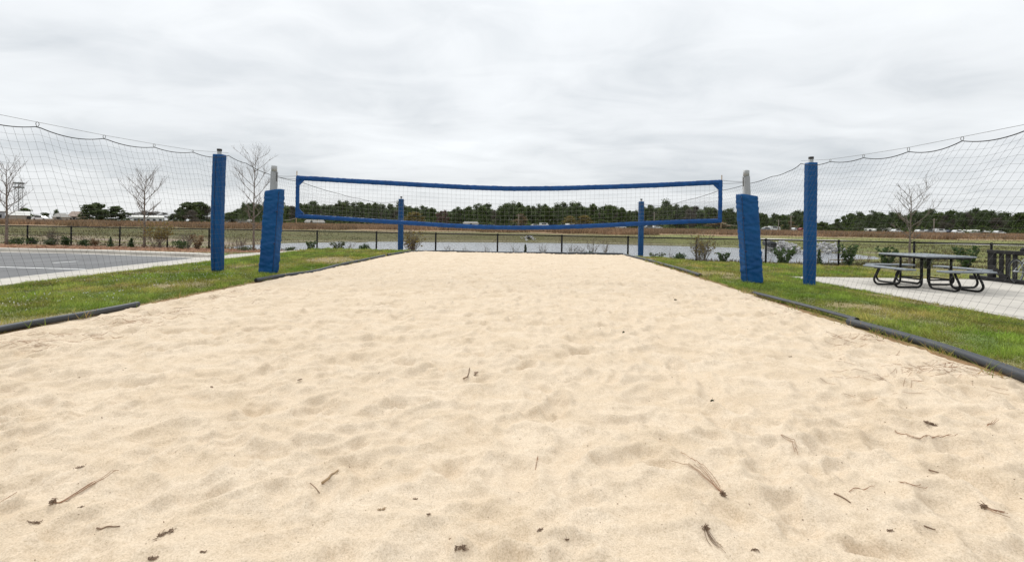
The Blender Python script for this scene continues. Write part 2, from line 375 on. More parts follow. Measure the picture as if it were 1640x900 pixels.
def H(X, Y):
    X = np.asarray(X, float); Y = np.asarray(Y, float)
    z = -0.02+0*X
    z = z+(-0.30+0.02)*sst(-8.2, -10.7, X)+(-0.17+0.02)*sst(5.6, 7.7, X)
    yf = Yf(X); d = Y-yf
    k = sst(-6.3, -0.2, d); z = z*(1-k)+(-0.60)*k
    far = -0.95+sst(66, 90, Y)*0.95
    e = np.sqrt(((X-4)/31.0)**2+((Y-50.5)/17.5)**2)
    b = 1-sst(1.0, 1.5, e); bz = np.where(e < 1, -1.45-0.6*(1-e), far+(-1.45-far)*b)
    q = sst(0.0, 6.5, d); z = z*(1-q)+bz*q
    z = z+0.05*fbm(X/7, Y/7, 3)*sst(0.5, 4, d)+0.012*fbm(X/1.3, Y/1.3, 2)*sst(19.0, 22, Y)*sst(-9, -6, X)
    s, t = to_st(X, Y)
    ins = sst(SL+0.02, SL+0.3, s)*sst(SRR-0.02, SRR-0.3, s)*sst(TF, TF-0.3, t)
    z = z-0.22*ins
    pk = sst(-10.3, -11.2, X)*sst(19.0, 18.2, Y)      # under the car park
    return z-0.10*pk-0.10*sst(7.65, 8.1, X)*sst(12.9, 12.6, Y)
def h1(X, Y): return float(H(np.array([X]), np.array([Y]))[0])

def build_ground():
    xs = np.concatenate([-np.geomspace(900, 40, 40)[:-1], np.arange(-40, -14, 0.4), np.arange(-14, 14, 0.16), np.arange(14, 40, 0.4), np.geomspace(40, 900, 40)])
    ys = np.concatenate([[-60, -30, -12], np.arange(-6, 32, 0.16), np.arange(32, 95, 0.6), np.geomspace(95, 1400, 40)])
    X, Y = np.meshgrid(xs, ys); Z = H(X, Y); nx, ny = len(xs), len(ys)
    V = np.stack([X, Y, Z], 2).reshape(-1, 3)
    i = np.arange(nx*ny).reshape(ny, nx); F = np.stack([i[:-1, :-1], i[:-1, 1:], i[1:, 1:], i[1:, :-1]], 2).reshape(-1, 4)
    me = mesh_np('ground', V, F, True)
    x, y = V[:, 0], V[:, 1]; d = y-Yf(x); s, t = to_st(x, y)
    def C(*c): return np.array(c)[None, :]
    n1 = fbm(x/2.2, y/2.2, 4); n2 = fbm(x/6+9, y/3+4, 4); n3 = fbm(x/14+3, y/5, 3)
    def mixc(a, b, k): k = np.clip(k, 0, 1)[:, None]; return a*(1-k)+b*k
    c = mixc(C(0.115, 0.165, 0.038)+0*V, C(0.29, 0.225, 0.12), 0.35+0.8*n1)
    red = C(0.27, 0.155, 0.085)
    edge = np.exp(-((s-SL)/0.16)**2)*(t < TF+0.1)+np.exp(-((s-SRR)/0.16)**2)*(t < TF+0.1)
    c = mixc(c, red, edge*0.9)
    mul = sst(-6.0, -7.0, d)*0+sst(20.9, 21.6, y+0.3*n1)*sst(-4.3, -5.2, x+0.6*n1)*sst(1.0, 0.2, d+0.5*n1)
    c = mixc(c, mixc(C(0.255, 0.125, 0.065)+0*V, C(0.33, 0.185, 0.10), 0.5+n1), mul)
    rst = sst(3.0, 4.5, x)*sst(-1.6, -0.9, d+0.3*n1)*sst(0.9, 0.2, d)
    c = mixc(c, mixc(C(0.19, 0.135, 0.085)+0*V, C(0.13, 0.12, 0.05), 0.5+n1), rst)
    rl = sst(5.0, 8, x)*sst(12.6, 14, y)*sst(-0.8, -1.8, d)      # dry lawn behind the patio
    c = mixc(c, mixc(C(0.24, 0.205, 0.085)+0*V, C(0.16, 0.17, 0.055), 0.5+n1), rl)
    e = np.sqrt(((x-4)/31.0)**2+((y-50.5)/17.5)**2)
    # beyond the fence
    out = sst(0.1, 1.2, d)
    ctr = mixc(C(0.155, 0.122, 0.066)+0*V, C(0.125, 0.120, 0.045), 0.5+n2*1.2)
    lft = mixc(C(0.34, 0.265, 0.20)+0*V, C(0.21, 0.20, 0.085), 0.45+n2*1.5)
    rgt = mixc(C(0.22, 0.215, 0.075)+0*V, C(0.17, 0.19, 0.06), 0.5+n2)
    o = mixc(ctr, lft, sst(-14, -22, x)*sst(62, 50, y)); o = mixc(o, rgt, sst(18, 27, x))
    gb = sst(56, 64, y+4*n3)*sst(84, 76, y+3*n3)
    o = mixc(o, mixc(C(0.115, 0.130, 0.040)+0*V, C(0.17, 0.150, 0.062), 0.5+n2), gb*(0.3+0.5*sst(-12, -30, x)))
    o = mixc(o, C(0.36, 0.31, 0.23), np.exp(-((e-1.16-0.03*n3)/0.018)**2)*0.75)
    o = mixc(o, C(0.13, 0.105, 0.06), sst(1.1, 1.02, e))
    bs = sst(80, 86, y+3*n3); o = mixc(o, mixc(C(0.31, 0.205, 0.125)+0*V, C(0.24, 0.175, 0.10), 0.5+n2), bs)
    o = mixc(o, C(0.10, 0.10, 0.05), sst(165, 190, y))
    c = mixc(c, o, out)
    set_tone(me, np.clip(c, 0.01, 0.9), 'tint')
    tag(link('ground', me, MT['ground']), kind='structure')
build_ground()

def sheet(name, pts, zfun, m, step=0.5, kind='structure', thick=0.0, parent=None):
    """a flat polygon (convex, x/y corners) laid on zfun as a fine grid fan"""
    mb = MB(); pts = np.asarray(pts, float); n = len(pts)
    top = [[p[0], p[1], zfun(p[0], p[1])] for p in pts]; V = list(top); F = [list(range(n))]
    if thick:
        V += [[p[0], p[1], zfun(p[0], p[1])-thick] for p in pts]
        F += [[i, i+n, (i+1) % n+n, (i+1) % n] for i in range(n)]
    mb.add(V, F); o = mb.build(name, m, parent)
    if kind: tag(o, kind=kind)
    return o

# ------------------------------------------------------------------ sand court
DENT = []
for _ in range(2200):
    t0 = 19*random.random()**1.3; s0 = random.uniform(SL, SRR); DENT.append((s0, t0, random.uniform(0.08, 0.17), random.uniform(0.05, 0.09), random.uniform(0, math.pi), random.uniform(0.010, 0.028)))
_cells = {}
for k, dnt in enumerate(DENT): _cells.setdefault((int(dnt[0]//0.5), int(dnt[1]//0.5)), []).append(dnt)
def sand_h(s, t):
    s = np.asarray(s, float); t = np.asarray(t, float)
    wx = 0.16*fbm(s/0.9+5, t/0.9, 2); wy = 0.16*fbm(s/0.9-7, t/0.9+3, 2)
    a, b = s+wx, t+wy
    r1 = 1-np.abs(perlin(a/0.62, b/0.50+3)); r2 = 1-np.abs(perlin(a/0.30+8, b/0.26-5))
    r3 = 1-np.abs(perlin(a/0.155-3, b/0.13+11)); r4 = 1-np.abs(perlin(s/0.075+1, t/0.065+2))
    z = 0.036*(r1**2.2-0.6)+0.042*(r2**2.6-0.5)+0.019*(r3**2.2-0.6)+0.006*(r4**2-0.6)+0.03*perlin(s/1.7, t/1.7)+0.006*fbm(s/0.09, t/0.09, 2)
    return z
def sand_full(s, t):
    shp = s.shape; z = sand_h(s, t); sf, tf, zf = s.ravel(), t.ravel(), z.ravel().copy()
    order = np.argsort(tf, kind='stable'); ts = tf[order]
    for (s0, t0, a, b, th, dp) in DENT:
        i0, i1 = np.searchsorted(ts, [t0-0.5, t0+0.5]); ix = order[i0:i1]
        if len(ix) == 0: continue
        ds = sf[ix]-s0; k = np.abs(ds) < 0.5; ix = ix[k]; ds = ds[k]; dt = tf[ix]-t0
        u = (ds*math.cos(th)+dt*math.sin(th))/a; v = (-ds*math.sin(th)+dt*math.cos(th))/b; r = u*u+v*v
        zf[ix] += -dp*np.exp(-r*r)+0.45*dp*np.exp(-(np.sqrt(r)-1.38)**2/0.07)
    z = zf.reshape(shp)
    ed = sst(SL, SL+0.35, s)*sst(SRR, SRR-0.35, s)*sst(TF+0.05, TF-0.4, t)
    return z*(0.25+0.75*ed)*0.84*(1-0.35*sst(6, 15, t))-0.035*(1-ed)+0.012
def sand_z(X, Y):
    s, t = to_st(X, Y); return float(sand_full(np.array([s]), np.array([t]))[0])
def build_sand():
    ts = [-2.0]
    while ts[-1] < 1.0: ts.append(ts[-1]+0.05)
    while ts[-1] < TF+0.05: ts.append(ts[-1]+max(0.010, 0.0065*ts[-1]))
    ts = np.array(ts); ss = np.linspace(SL, SRR, 640)
    S, T = np.meshgrid(ss, ts); Z = sand_full(S, T)
    wob = 0.05*fbm(T/0.7, S*0, 3); S2 = S+np.where(S < -4.9, wob*(1-sst(SL, SL+0.5, S)), 0)-np.where(S > 3.3, wob*(1-sst(SRR, SRR-0.5, S)), 0)
    X, Y = ST(S2, T); V = np.stack([X, Y, Z], 2).reshape(-1, 3); ny, nx = S.shape
    i = np.arange(nx*ny).reshape(ny, nx); F = np.stack([i[:-1, :-1], i[:-1, 1:], i[1:, 1:], i[1:, :-1]], 2).reshape(-1, 4)
    tag(link('sand_court', mesh_np('sand_court', V, F, True), MT['sand']), kind='structure')
build_sand()

# ------------------------------------------------------------------ car park, kerbs, patio, path, pond
ZP = -0.30
sheet('car_park', [(-32, -4), (-11.95, -4), (-11.95, 17.3), (-12.7, 17.75), (-15.5, 18.35), (-18, 18.9), (-24, 19.2), (-32, 18.5)], lambda x, y: ZP, MT['asphalt'])
sheet('bay_line', [(-18.5, 13.75), (-12.2, 13.0), (-12.2, 13.12), (-18.5, 13.87)], lambda x, y: ZP+0.004, MT['paint'])
sheet('bay_line', [(-15.02, 14.85), (-14.90, 14.85), (-14.76, 15.55), (-14.88, 15.55)], lambda x, y: ZP+0.004, MT['paint'])
kerb = tag(bpy.data.objects.new('kerb', None), kind='structure'); COL.objects.link(kerb)
y = -4.0
while y < 18:
    y1 = min(y+3.0, 18.0)
    sheet('kerb_slab', [(-11.94, y+0.006), (-10.72, y+0.006), (-10.72, y1-0.006), (-11.94, y1-0.006)], lambda x, yy: ZP+0.03, MT['concrete'], kind=None, thick=0.15, parent=kerb); y = y1
fk = [(-32, 18.7), (-24, 19.4), (-18, 19.1), (-15.5, 18.55), (-12.7, 17.95), (-11.9, 17.6)]
for (a, b) in zip(fk[:-1], fk[1:]):
    n = max(1, round(math.dist(a, b)/3))
    for k in range(n):
        p = np.array(a)+(np.array(b)-a)*k/n; q = np.array(a)+(np.array(b)-a)*(k+1)/n; u = (q-p)/np.linalg.norm(q-p); nrm = np.array([-u[1], u[0]])
        if nrm[1] < 0: nrm = -nrm
        p = p+u*0.006; q = q-u*0.006
        # gutter, then the raised kerb behind it
        sheet('gutter_slab', [p-nrm*0.22, q-nrm*0.22, q+nrm*0.14, p+nrm*0.14], lambda x, yy: ZP+0.008, MT['concrete'], kind=None, thick=0.1, parent=kerb)
        sheet('kerb_stone', [p+nrm*0.145, q+nrm*0.145, q+nrm*0.75, p+nrm*0.75], lambda x, yy: ZP+0.13, MT['concrete'], kind=None, thick=0.3, parent=kerb)
walk = tag(bpy.data.objects.new('walkway', None), kind='structure'); COL.objects.link(walk)
wl = [(-11.9, 18.02), (-11.9, 19.3), (-8.4, 20.55), (-8.6, 20.2)]
sheet('walkway_slab', [(-11.88, 18.02), (-10.75, 18.02), (-9.9, 19.3), (-8.8, 20.3), (-9.2, 20.55), (-10.6, 19.9), (-11.88, 19.2)], lambda x, yy: h1(x, yy)+0.05, MT['concrete'], kind=None, thick=0.15, parent=walk)
patio = tag(bpy.data.objects.new('patio', None), kind='structure'); COL.objects.link(patio)
for i in range(5):
    for j in range(6):
        x0 = 7.8+i*1.83; y0 = 12.72-(j+1)*1.83; e = 0.004
        sheet('paving_slab', [(x0+e, y0+e), (x0+1.83-e, y0+e), (x0+1.83-e, y0+1.83-e), (x0+e, y0+1.83-e)], lambda x, yy: -0.165, MT['concrete'], kind=None, thick=0.2, parent=patio)
def ribbon(name, pts, w, m, dz=0.02):
    V = []; F = []
    P2 = [np.array(p, float) for p in pts]; Q = []
    for a, b in zip(P2[:-1], P2[1:]):
        for k in range(12): Q.append(a+(b-a)*k/12)
    Q.append(P2[-1])
    for i, p in enumerate(Q):
        d = Q[min(i+1, len(Q)-1)]-Q[max(i-1, 0)]; d /= np.linalg.norm(d); n = np.array([-d[1], d[0]])
        for sg in (-1, 1): q = p+n*sg*w/2; V.append([q[0], q[1], h1(*q)+dz])
    for i in range(len(Q)-1): F.append([2*i, 2*i+1, 2*i+3, 2*i+2])
    return tag(MB().add(V, F).build(name, m), kind='structure')
ribbon('far_path', [(40, 77), (55, 75.5), (70, 72), (86, 69), (120, 66)], 2.0, MT['concrete'], 0.05)
a = np.linspace(0, 2*np.pi, 73)[:-1]
w = [[4+31*1.10*math.cos(k), 50.5+17.5*1.10*math.sin(k), -1.435] for k in a]
tag(MB().add(w, [list(range(72))]).build('pond_water', MT['water']), kind='structure')

# ------------------------------------------------------------------ black pipe edging round the sand
def smooth_path(p, n=10):
    p = np.asarray(p, float); out = []
    for i in range(len(p)-1):
        p0, p1, p2, p3 = p[max(i-1, 0)], p[i], p[i+1], p[min(i+2, len(p)-1)]
        for k in range(n):
            t = k/n; out.append(0.5*((2*p1)+(-p0+p2)*t+(2*p0-5*p1+4*p2-p3)*t*t+(-p0+3*p1-3*p2+p3)*t**3))
    out.append(p[-1]); return np.array(out)
def edging(px, r, label, z=0.018, dark_end=0, channel=False):
    pts = []
    for (x, y) in px: g = G(x, y, z); pts.append(g)
    sp = smooth_path(pts, 8); org = np.array([*sp[0][:2], 0])
    t = thing('edging_pipe', org, label, 'edging pipe', 'black edging pipes around the sand')
    mb = MB(org)
    if channel:                                     # split pipe lying open side down towards the sand
        n = len(sp); V = []; F = []; A = np.linspace(-0.35, math.pi*0.95, 9)
        for i, p in enumerate(sp):
            d = sp[min(i+1, n-1)]-sp[max(i-1, 0)]; d /= np.linalg.norm(d); u = np.cross(d, [0, 0, 1]); u /= np.linalg.norm(u)
            if u[0] < 0: u = -u
            for rr in (r, r*0.86):
                for q in A: V.append(p+u*rr*math.cos(q)+np.array([0, 0, 1])*rr*math.sin(q))
        for i in range(n-1):
            o0, o1 = i*18, (i+1)*18
            for k in range(8):
                F.append([o0+k, o0+k+1, o1+k+1, o1+k]); F.append([o0+9+k, o1+9+k, o1+10+k, o0+10+k])
            F.append([o0, o1, o1+9, o0+9]); F.append([o0+8, o0+17, o1+17, o1+8])
        F.append([k for k in range(9)]+[17-k for k in range(9)])
        mb.add(V, F)
    else: mb.tube(sp, r, 14, cap=True)
    mb.build('pipe', MT['pipe'], t, True)
    if dark_end:
        e = sp[0] if dark_end < 0 else sp[-1]; d = (sp[0]-sp[1]) if dark_end < 0 else (sp[-1]-sp[-2]); d /= np.linalg.norm(d)
        MB(org).tube([e-d*0.002, e+d*0.004], r*0.84, 14).build('shade_disc', MT['bore_shade'], t)  # disc on the capped end, its dark colour paints the shaded bore
    return t
edging([(-260, 577), (-120, 551), (0, 527), (60, 516), (120, 506), (180, 495), (221, 487)], 0.036, 'longest near black pipe edging the left side of the sand beside the lawn', dark_end=1)
edging([(410, 449), (450, 442), (490, 437), (512, 433), (545, 424), (580, 417), (616, 409.5)], 0.040, 'bent black pipe along the left sand edge beyond the leaning left pad', dark_end=-1)
edging([(620, 408.5), (638, 405.5), (655, 403.5)], 0.042, 'short black pipe at the far left corner of the sand', dark_end=-1)
edging([(657, 403), (700, 402.5), (735, 402.8), (778, 404.2)], 0.042, 'black pipe along the far end of the sand, left third')
edging([(779, 404.4), (830, 405), (880, 405.2), (908, 405.8)], 0.042, 'black pipe along the far end of the sand, middle third')
edging([(909, 405.6), (950, 406), (998, 407)], 0.042, 'black pipe along the far end of the sand, right third')
edging([(1122, 441), (1095, 432.5), (1065, 424), (1035, 416), (1000, 408)], 0.042, 'black pipe along the right sand edge ending short of the leaning right pad', dark_end=-1)
edging([(1207, 470), (1250, 481), (1300, 494), (1340, 505), (1372, 514)], 0.042, 'split open black channel of pipe on the right sand edge', channel=True, z=0.02)
edging([(1360, 515), (1420, 531), (1500, 554), (1570, 577), (1640, 602), (1760, 645)], 0.046, 'thick round near black pipe edging the right side of the sand', dark_end=-1)

# ------------------------------------------------------------------ pads, posts, nets
def pad_mesh(w, d, h, rc, nz=44, seed=0, lean=(0, 0), amp=0.010, bulge=0.0, twist=0.0, freq=1.0):
    """upholstered column: rounded box section with cloth folds, local z from 0 to h"""
    per = []; nc = 5; ns = 7
    hw, hd = w/2-rc, d/2-rc
    for (cx, cy, a0) in ((hw, -hd, -math.pi/2), (hw, hd, 0), (-hw, hd, math.pi/2), (-hw, -hd, math.pi)):
        for k in range(nc+1): a = a0+k*math.pi/2/nc; per.append((cx+rc*math.cos(a), cy+rc*math.sin(a), math.cos(a), math.sin(a)))
    full = []
    for i in range(len(per)):
        p, q = per[i], per[(i+1) % len(per)]; full.append(p)
        if math.hypot(p[0]-q[0], p[1]-q[1]) > 0.08:
            for k in range(1, ns): f = k/ns; full.append(tuple(p[j]*(1-f)+q[j]*f for j in range(4)))
    per = np.array(full); n = len(per); arc = np.concatenate([[0], np.cumsum(np.hypot(*(np.diff(per[:, :2], axis=0).T)))])
    V = []; zs = np.linspace(0, 1, nz)
    for z in zs:
        ins = 1.0-0.02*np.exp(-((z-1)/0.012)**2)-0.04*np.exp(-(z/0.015)**2)
        crease = np.minimum(np.abs(perlin(arc*3.0*freq+seed*7+z*h*2.2, z*h*7.5*freq+seed*3+arc*1.7)), 0.5)
        c2 = perlin(arc*5+seed, z*h*16+seed-arc*3)
        dsp = amp*(crease*2.2-0.5)+amp*0.35*c2+bulge*math.sin(math.pi*z)
        x = per[:, 0]*ins+per[:, 2]*dsp; y = per[:, 1]*ins+per[:, 3]*dsp
        th = twist*z; X = x*math.cos(th)-y*math.sin(th); Y = x*math.sin(th)+y*math.cos(th)
        V.append(np.stack([X+lean[0]*z*h, Y+lean[1]*z*h, np.full(n, z*h)], 1))
    V = np.concatenate(V); F = []
    for i in range(nz-1):
        for k in range(n): F.append([i*n+k, i*n+(k+1) % n, (i+1)*n+(k+1) % n, (i+1)*n+k])
    F.append(list(range(n))[::-1]); F.append([(nz-1)*n+k for k in range(n)])
    return V, F
def net_pole(xpx, base_px, top_px, Y, wpx, label, seed, bow=0.0):
    b = P(xpx, base_px, Y); tp = P(xpx, top_px, Y); b[0] = 0.5*(b[0]+tp[0]); zt = tp[2]; b[2] -= 0.02; h = zt-b[2]; w = wpx*Y/FPX
    t = thing('net_pole', b, label, 'padded pole', 'four tall padded poles of the side nets', rz=0.0)
    V, F = pad_mesh(w, w*0.95, h, w*0.20, 70, seed, amp=0.0045, freq=1.5)
    z = V[:, 2]/h; V[:, 0] += bow*np.sin(np.pi*z*1.1)
    V[:, :2] *= (1-0.05*np.exp(-((z-0.02)/0.08)**2))[:, None]
    MB().add(V, F).build('pad', MT['vinyl'], t, True)
    s = MB(); zz = np.linspace(0.02, h-0.02, 40)
    s.tube(np.stack([-w*0.06+bow*np.sin(np.pi*zz/h*1.1), np.full(40, -w*0.475-0.004), zz], 1), 0.006, 5); s.build('seam', MT['vinyl_seam'], t) if seed < 3 else None
    MB().tube([[0, 0, -0.05], [0, 0, h+0.09]], 0.045, 14).build('pole', MT['sleeve'], t, True)
    MB().tube([[0, 0, h+0.085], [0, 0, h+0.13]], 0.052, 14).build('cap', MT['capblack'], t, True)
    return t, np.array([b[0], b[1]]), zt
_, LN, LNZ = net_pole(350, 432, 248, 10.36, 15.5, 'tall blue padded pole nearest on the left lawn by the car park', 1, bow=-0.018)
_, LF, LFZ = net_pole(642, 402, 319, 22.8, 7.8, 'thin looking far blue padded pole at the left end of the sand', 2)
_, RN, RNZ = net_pole(1297.5, 455, 261, 9.9, 15, 'tall blue padded pole nearest on the right lawn by the patio', 3)
_, RF, RFZ = net_pole(1026.5, 410, 323, 21.8, 7.8, 'thin looking far blue padded pole at the right end of the sand', 4)

class VPlane:                                  # vertical plane through plan points A -> B
    def __init__(s, A, B, off=0.0):
        A = np.array(A); B = np.array(B); s.u = (B-A)/np.linalg.norm(B-A); s.n = np.array([-s.u[1], s.u[0]]); s.A = A+s.n*off; s.L = np.linalg.norm(B-A)
    def hit(s, x, y):                          # pixel -> (tau along the plane, z)
        a, b = ray(x, y)                       # point (aY, Y); (p-A).n = 0
        Y = np.dot(s.A, s.n)/(a*s.n[0]+s.n[1]); p = np.array([a*Y, Y]); return np.dot(p-s.A, s.u), HC+b*Y
    def pt(s, tau, z, out=0.0): p = s.A+s.u*tau+s.n*out; return np.array([p[0], p[1], z])
def strands(mb, sheetf, U, W, uspan, wspan, r, nseg_u, nseg_w, n=3):
    for u in U:
        ws = np.linspace(*wspan, nseg_w); mb.tube([sheetf(u, w) for w in ws], r, n, cap=False)
    for w in W:
        us = np.linspace(*uspan, nseg_u); mb.tube([sheetf(u, w) for u in us], r, n, cap=False)
def side_net(label, A, B, zA, zB, off, clips, far_rope, cable_px, lean, zb0, seed):
    pl = VPlane(A, B, off); T0 = -13.0
    cl = sorted(pl.hit(*c) for c in clips); fr = sorted(pl.hit(*c) for c in far_rope)
    dt = np.mean(np.diff([c[0] for c in cl])); pre = []
    while (cl[0][0] if not pre else pre[0][0]) > T0: t0 = (cl[0] if not pre else pre[0]); pre.insert(0, (t0[0]-dt, cl[0][1]+0.01*(cl[0][0]-t0[0]+dt)))
    clipsall = pre+cl; ct = np.array([c[0] for c in clipsall]+[0.0]); cz = np.array([c[1] for c in clipsall]+[zA-0.02])
    ft = np.array([0.0]+[f[0] for f in fr]+[pl.L]); fz = np.array([zA-0.02]+[f[1] for f in fr]+[zB-0.06])
    def ztop(t):
        if t <= 0:
            t = max(t, ct[0]+0.001); z = np.interp(t, ct, cz); k = np.searchsorted(ct, t)-1; k = min(max(k, 0), len(ct)-2)
            f = (t-ct[k])/(ct[k+1]-ct[k]); return z-0.30*f*(1-f)*(ct[k+1]-ct[k])*0.9*(1.0+0.25*math.sin(5*k+seed))
        k = min(max(np.searchsorted(ft, t)-1, 0), len(ft)-2); f = (t-ft[k])/(ft[k+1]-ft[k]); return np.interp(t, ft, fz)-0.10*f*(1-f)
    Hn = 2.4
    def sh(u, w):
        q = w/Hn; tau = u+lean*w*(1-0.15*q)+0.03*math.sin(2.3*u+3.1*q+seed)*q; zt = ztop(u); zb = zb0-0.012*max(u, 0)
        sag = 0.03*math.sin(1.7*u+2.2*w+seed)*q+0.05*q*(1-q)
        return pl.pt(min(max(tau, T0), pl.L-0.05), zt-(zt-zb)*q, sag)
    o = thing('side_net', pl.pt(0, 0), label, 'barrier net', 'side nets along the court'); org = pl.pt(0, 0)
    mb = MB(org)
    U = np.arange(T0, pl.L-0.05, 0.108)
    for u in U:
        wm = Hn if u+lean*Hn < pl.L-0.1 else max(0.2, (pl.L-0.1-u)/lean)
        mb.tube([sh(u, w) for w in np.linspace(0, wm, 12)], 0.0013, 3, cap=False)
    for w in np.arange(0.10, Hn+0.01, 0.10):
        u1 = pl.L-0.1-lean*w; us = np.arange(T0, u1, 0.16); mb.tube([sh(u, w) for u in us], 0.0013, 3, cap=False)
    mb.build('netting', MT['twine'], o); o.children[0]['kind'] = 'stuff'
    kb = MB(org)                                # knots of the near part
    for u in U[(U > -6.5) & (U < -0.5)]:
        for w in np.arange(0.10, Hn, 0.10):
            c = sh(u, w); r = 0.0036
            kb.add([c+np.array(v)*r for v in ((1, 0, 0), (-1, 0, 0), (0, 1, 0), (0, -1, 0), (0, 0, 1), (0, 0, -1))], [[0, 2, 4], [2, 1, 4], [1, 3, 4], [3, 0, 4], [2, 0, 5], [1, 2, 5], [3, 1, 5], [0, 3, 5]])
    k = kb.build('knots', MT['twine'], o); k['kind'] = 'stuff'
    MB(org).tube([pl.pt(t, ztop(t)) for t in np.concatenate([np.arange(ct[0], 0, 0.07), np.arange(0.0, pl.L, 0.15)])], 0.007, 6).build('top_rope', MT['rope'], o, True)
    cb = [pl.hit(*c) for c in cable_px]; cb.sort(); sl = (cb[0][1]-cb[-1][1])/(cb[0][0]-cb[-1][0]) if len(cb) > 1 else 0
    cpts = [pl.pt(T0, cb[0][1]+sl*(T0-cb[0][0]))]+[pl.pt(*c) for c in cb]+[pl.pt(0, zA+0.04)]
    MB(org).tube(cpts, 0.003, 5).build('cable', MT['wire'], o)
    ctau = [T0]+[c[0] for c in cb]+[0]; cz2 = [cb[0][1]+sl*(T0-cb[0][0])]+[c[1] for c in cb]+[zA+0.04]
    for (t, z) in clipsall:
        zc = np.interp(t, ctau, cz2)+0.004; z0 = ztop(t)-0.006; w_ = 0.022; hh = max(zc-z0, 0.05)
        loop = [pl.pt(t+w_*math.cos(a)*(1.0-0.35*(math.sin(a) < 0)), z0+hh/2+hh/2*math.sin(a)) for a in np.linspace(0, 2*np.pi, 13)[:-1]]
        MB(org).tube(loop, 0.0042, 5, closed=True).build('clip', MT['wire'], o, True)
    return o
side_net('dark grid net hung from a cable on the left side by the car park', LN, LF, LNZ, LFZ, -0.22,
    [(60, 203), (167, 222), (247, 236), (309, 244)],
    [(395, 262), (430, 279), (480, 291), (545, 311), (575, 318), (610, 325)], [(0, 184), (60, 196), (167, 217), (247, 231), (309, 241)], 0.36, 0.03, 1)
side_net('dark grid net hung from a cable on the right side by the patio', RN, RF, RNZ, RFZ, 0.22,
    [(1330, 259), (1383, 253), (1455, 243), (1541, 226)],
    [(1262, 275), (1235, 283), (1200, 294), (1150, 306), (1095, 322), (1060, 330)], [(1640, 200), (1541, 219.5), (1455, 236.5), (1383, 248), (1330, 255.5)], 0.72, 0.0, 4)

def court_post(base, ptop, pad_b, pad_t, wpx, Y, label, lean_px, seed, rz, mirror):
    b = P(base[0], base[1], Y); b[2] = h1(b[0], b[1]); k = Y/FPX
    t = thing('volleyball_post', b, label, 'volleyball post', 'two posts of the volleyball net')
    zt = P(ptop[0], ptop[1], Y); dx = zt[0]-b[0]; h = zt[2]-b[2]
    MB().tube([[0, 0.03, -0.03], [dx, 0.03, h-0.13]], 0.078, 12).build('post', MT['steel'], t, True)
    MB().tube([[dx, 0.02, h-0.14], [dx, 0.02, h]], 0.062, 12).build('top_sleeve', MT['sleeve'], t, True)
    pb = P(*pad_b, Y); pt = P(*pad_t, Y); hp = pt[2]-b[2]; w = wpx*k
    V, F = pad_mesh(w*0.93, 0.24, hp, 0.045, 80, seed, amp=0.013, freq=1.25)
    z = V[:, 2]/hp; c, s = math.cos(rz), math.sin(rz); x, y = V[:, 0].copy(), V[:, 1].copy()
    V[:, 0] = x*c-y*s+(pb[0]-b[0])+(pt[0]-pb[0])*z; V[:, 1] = x*s+y*c-0.02
    V[:, 2] += np.where(z > 0.5, -0.05*mirror*(x/w)*sst(0.9, 1, z)*1.0, 0)
    MB().add(V, F).build('pad', MT['vinyl'], t, True)
    fx = -mirror*(w*0.465-0.004)                      # closing edge at the corner towards the court
    zz = np.linspace(0.03, 0.985, 30); pth = []
    for i, q in enumerate(zz):
        xx, yy = fx+mirror*0.004*math.sin(i*1.7), -0.108-0.004*math.sin(i*2.1)
        pth.append([xx*c-yy*s+(pb[0]-b[0])+(pt[0]-pb[0])*q, xx*s+yy*c-0.02, q*hp])
    MB().tube(pth, 0.006, 6).build('closing_edge', MT['vinyl_seam'], t, True)
    for zz in (0.74, 0.36):
        X = (fx)*c+0.118*s+(pb[0]-b[0])+(pt[0]-pb[0])*zz; Yy = fx*s-0.118*c-0.02
        MB().box([X, Yy-0.01, zz*hp], [0.05, 0.02, 0.03], bev=0.006).build('strap', MT['vinyl_seam'], t)
    MB().tube([[dx-0.1*mirror, -0.06, h-0.36], [dx-0.1*mirror, -0.06, h-0.16], [dx-0.06*mirror, -0.06, h-0.15]], 0.008, 6).build('hook', MT['capblack'], t, True)
    return t, b, dx, h
LPO = court_post((431, 434), (438.5, 266), (431, 434), (441, 305), 28.5, 10.45, 'grey post with a leaning blue pad at the left end of the volleyball net', 12, 11, -0.18, -1)
RPO = court_post((1203, 451), (1196, 273), (1204, 451), (1195, 313), 32, 9.95, 'grey post with a leaning blue pad at the right end of the volleyball net', -9, 12, 0.16, 1)

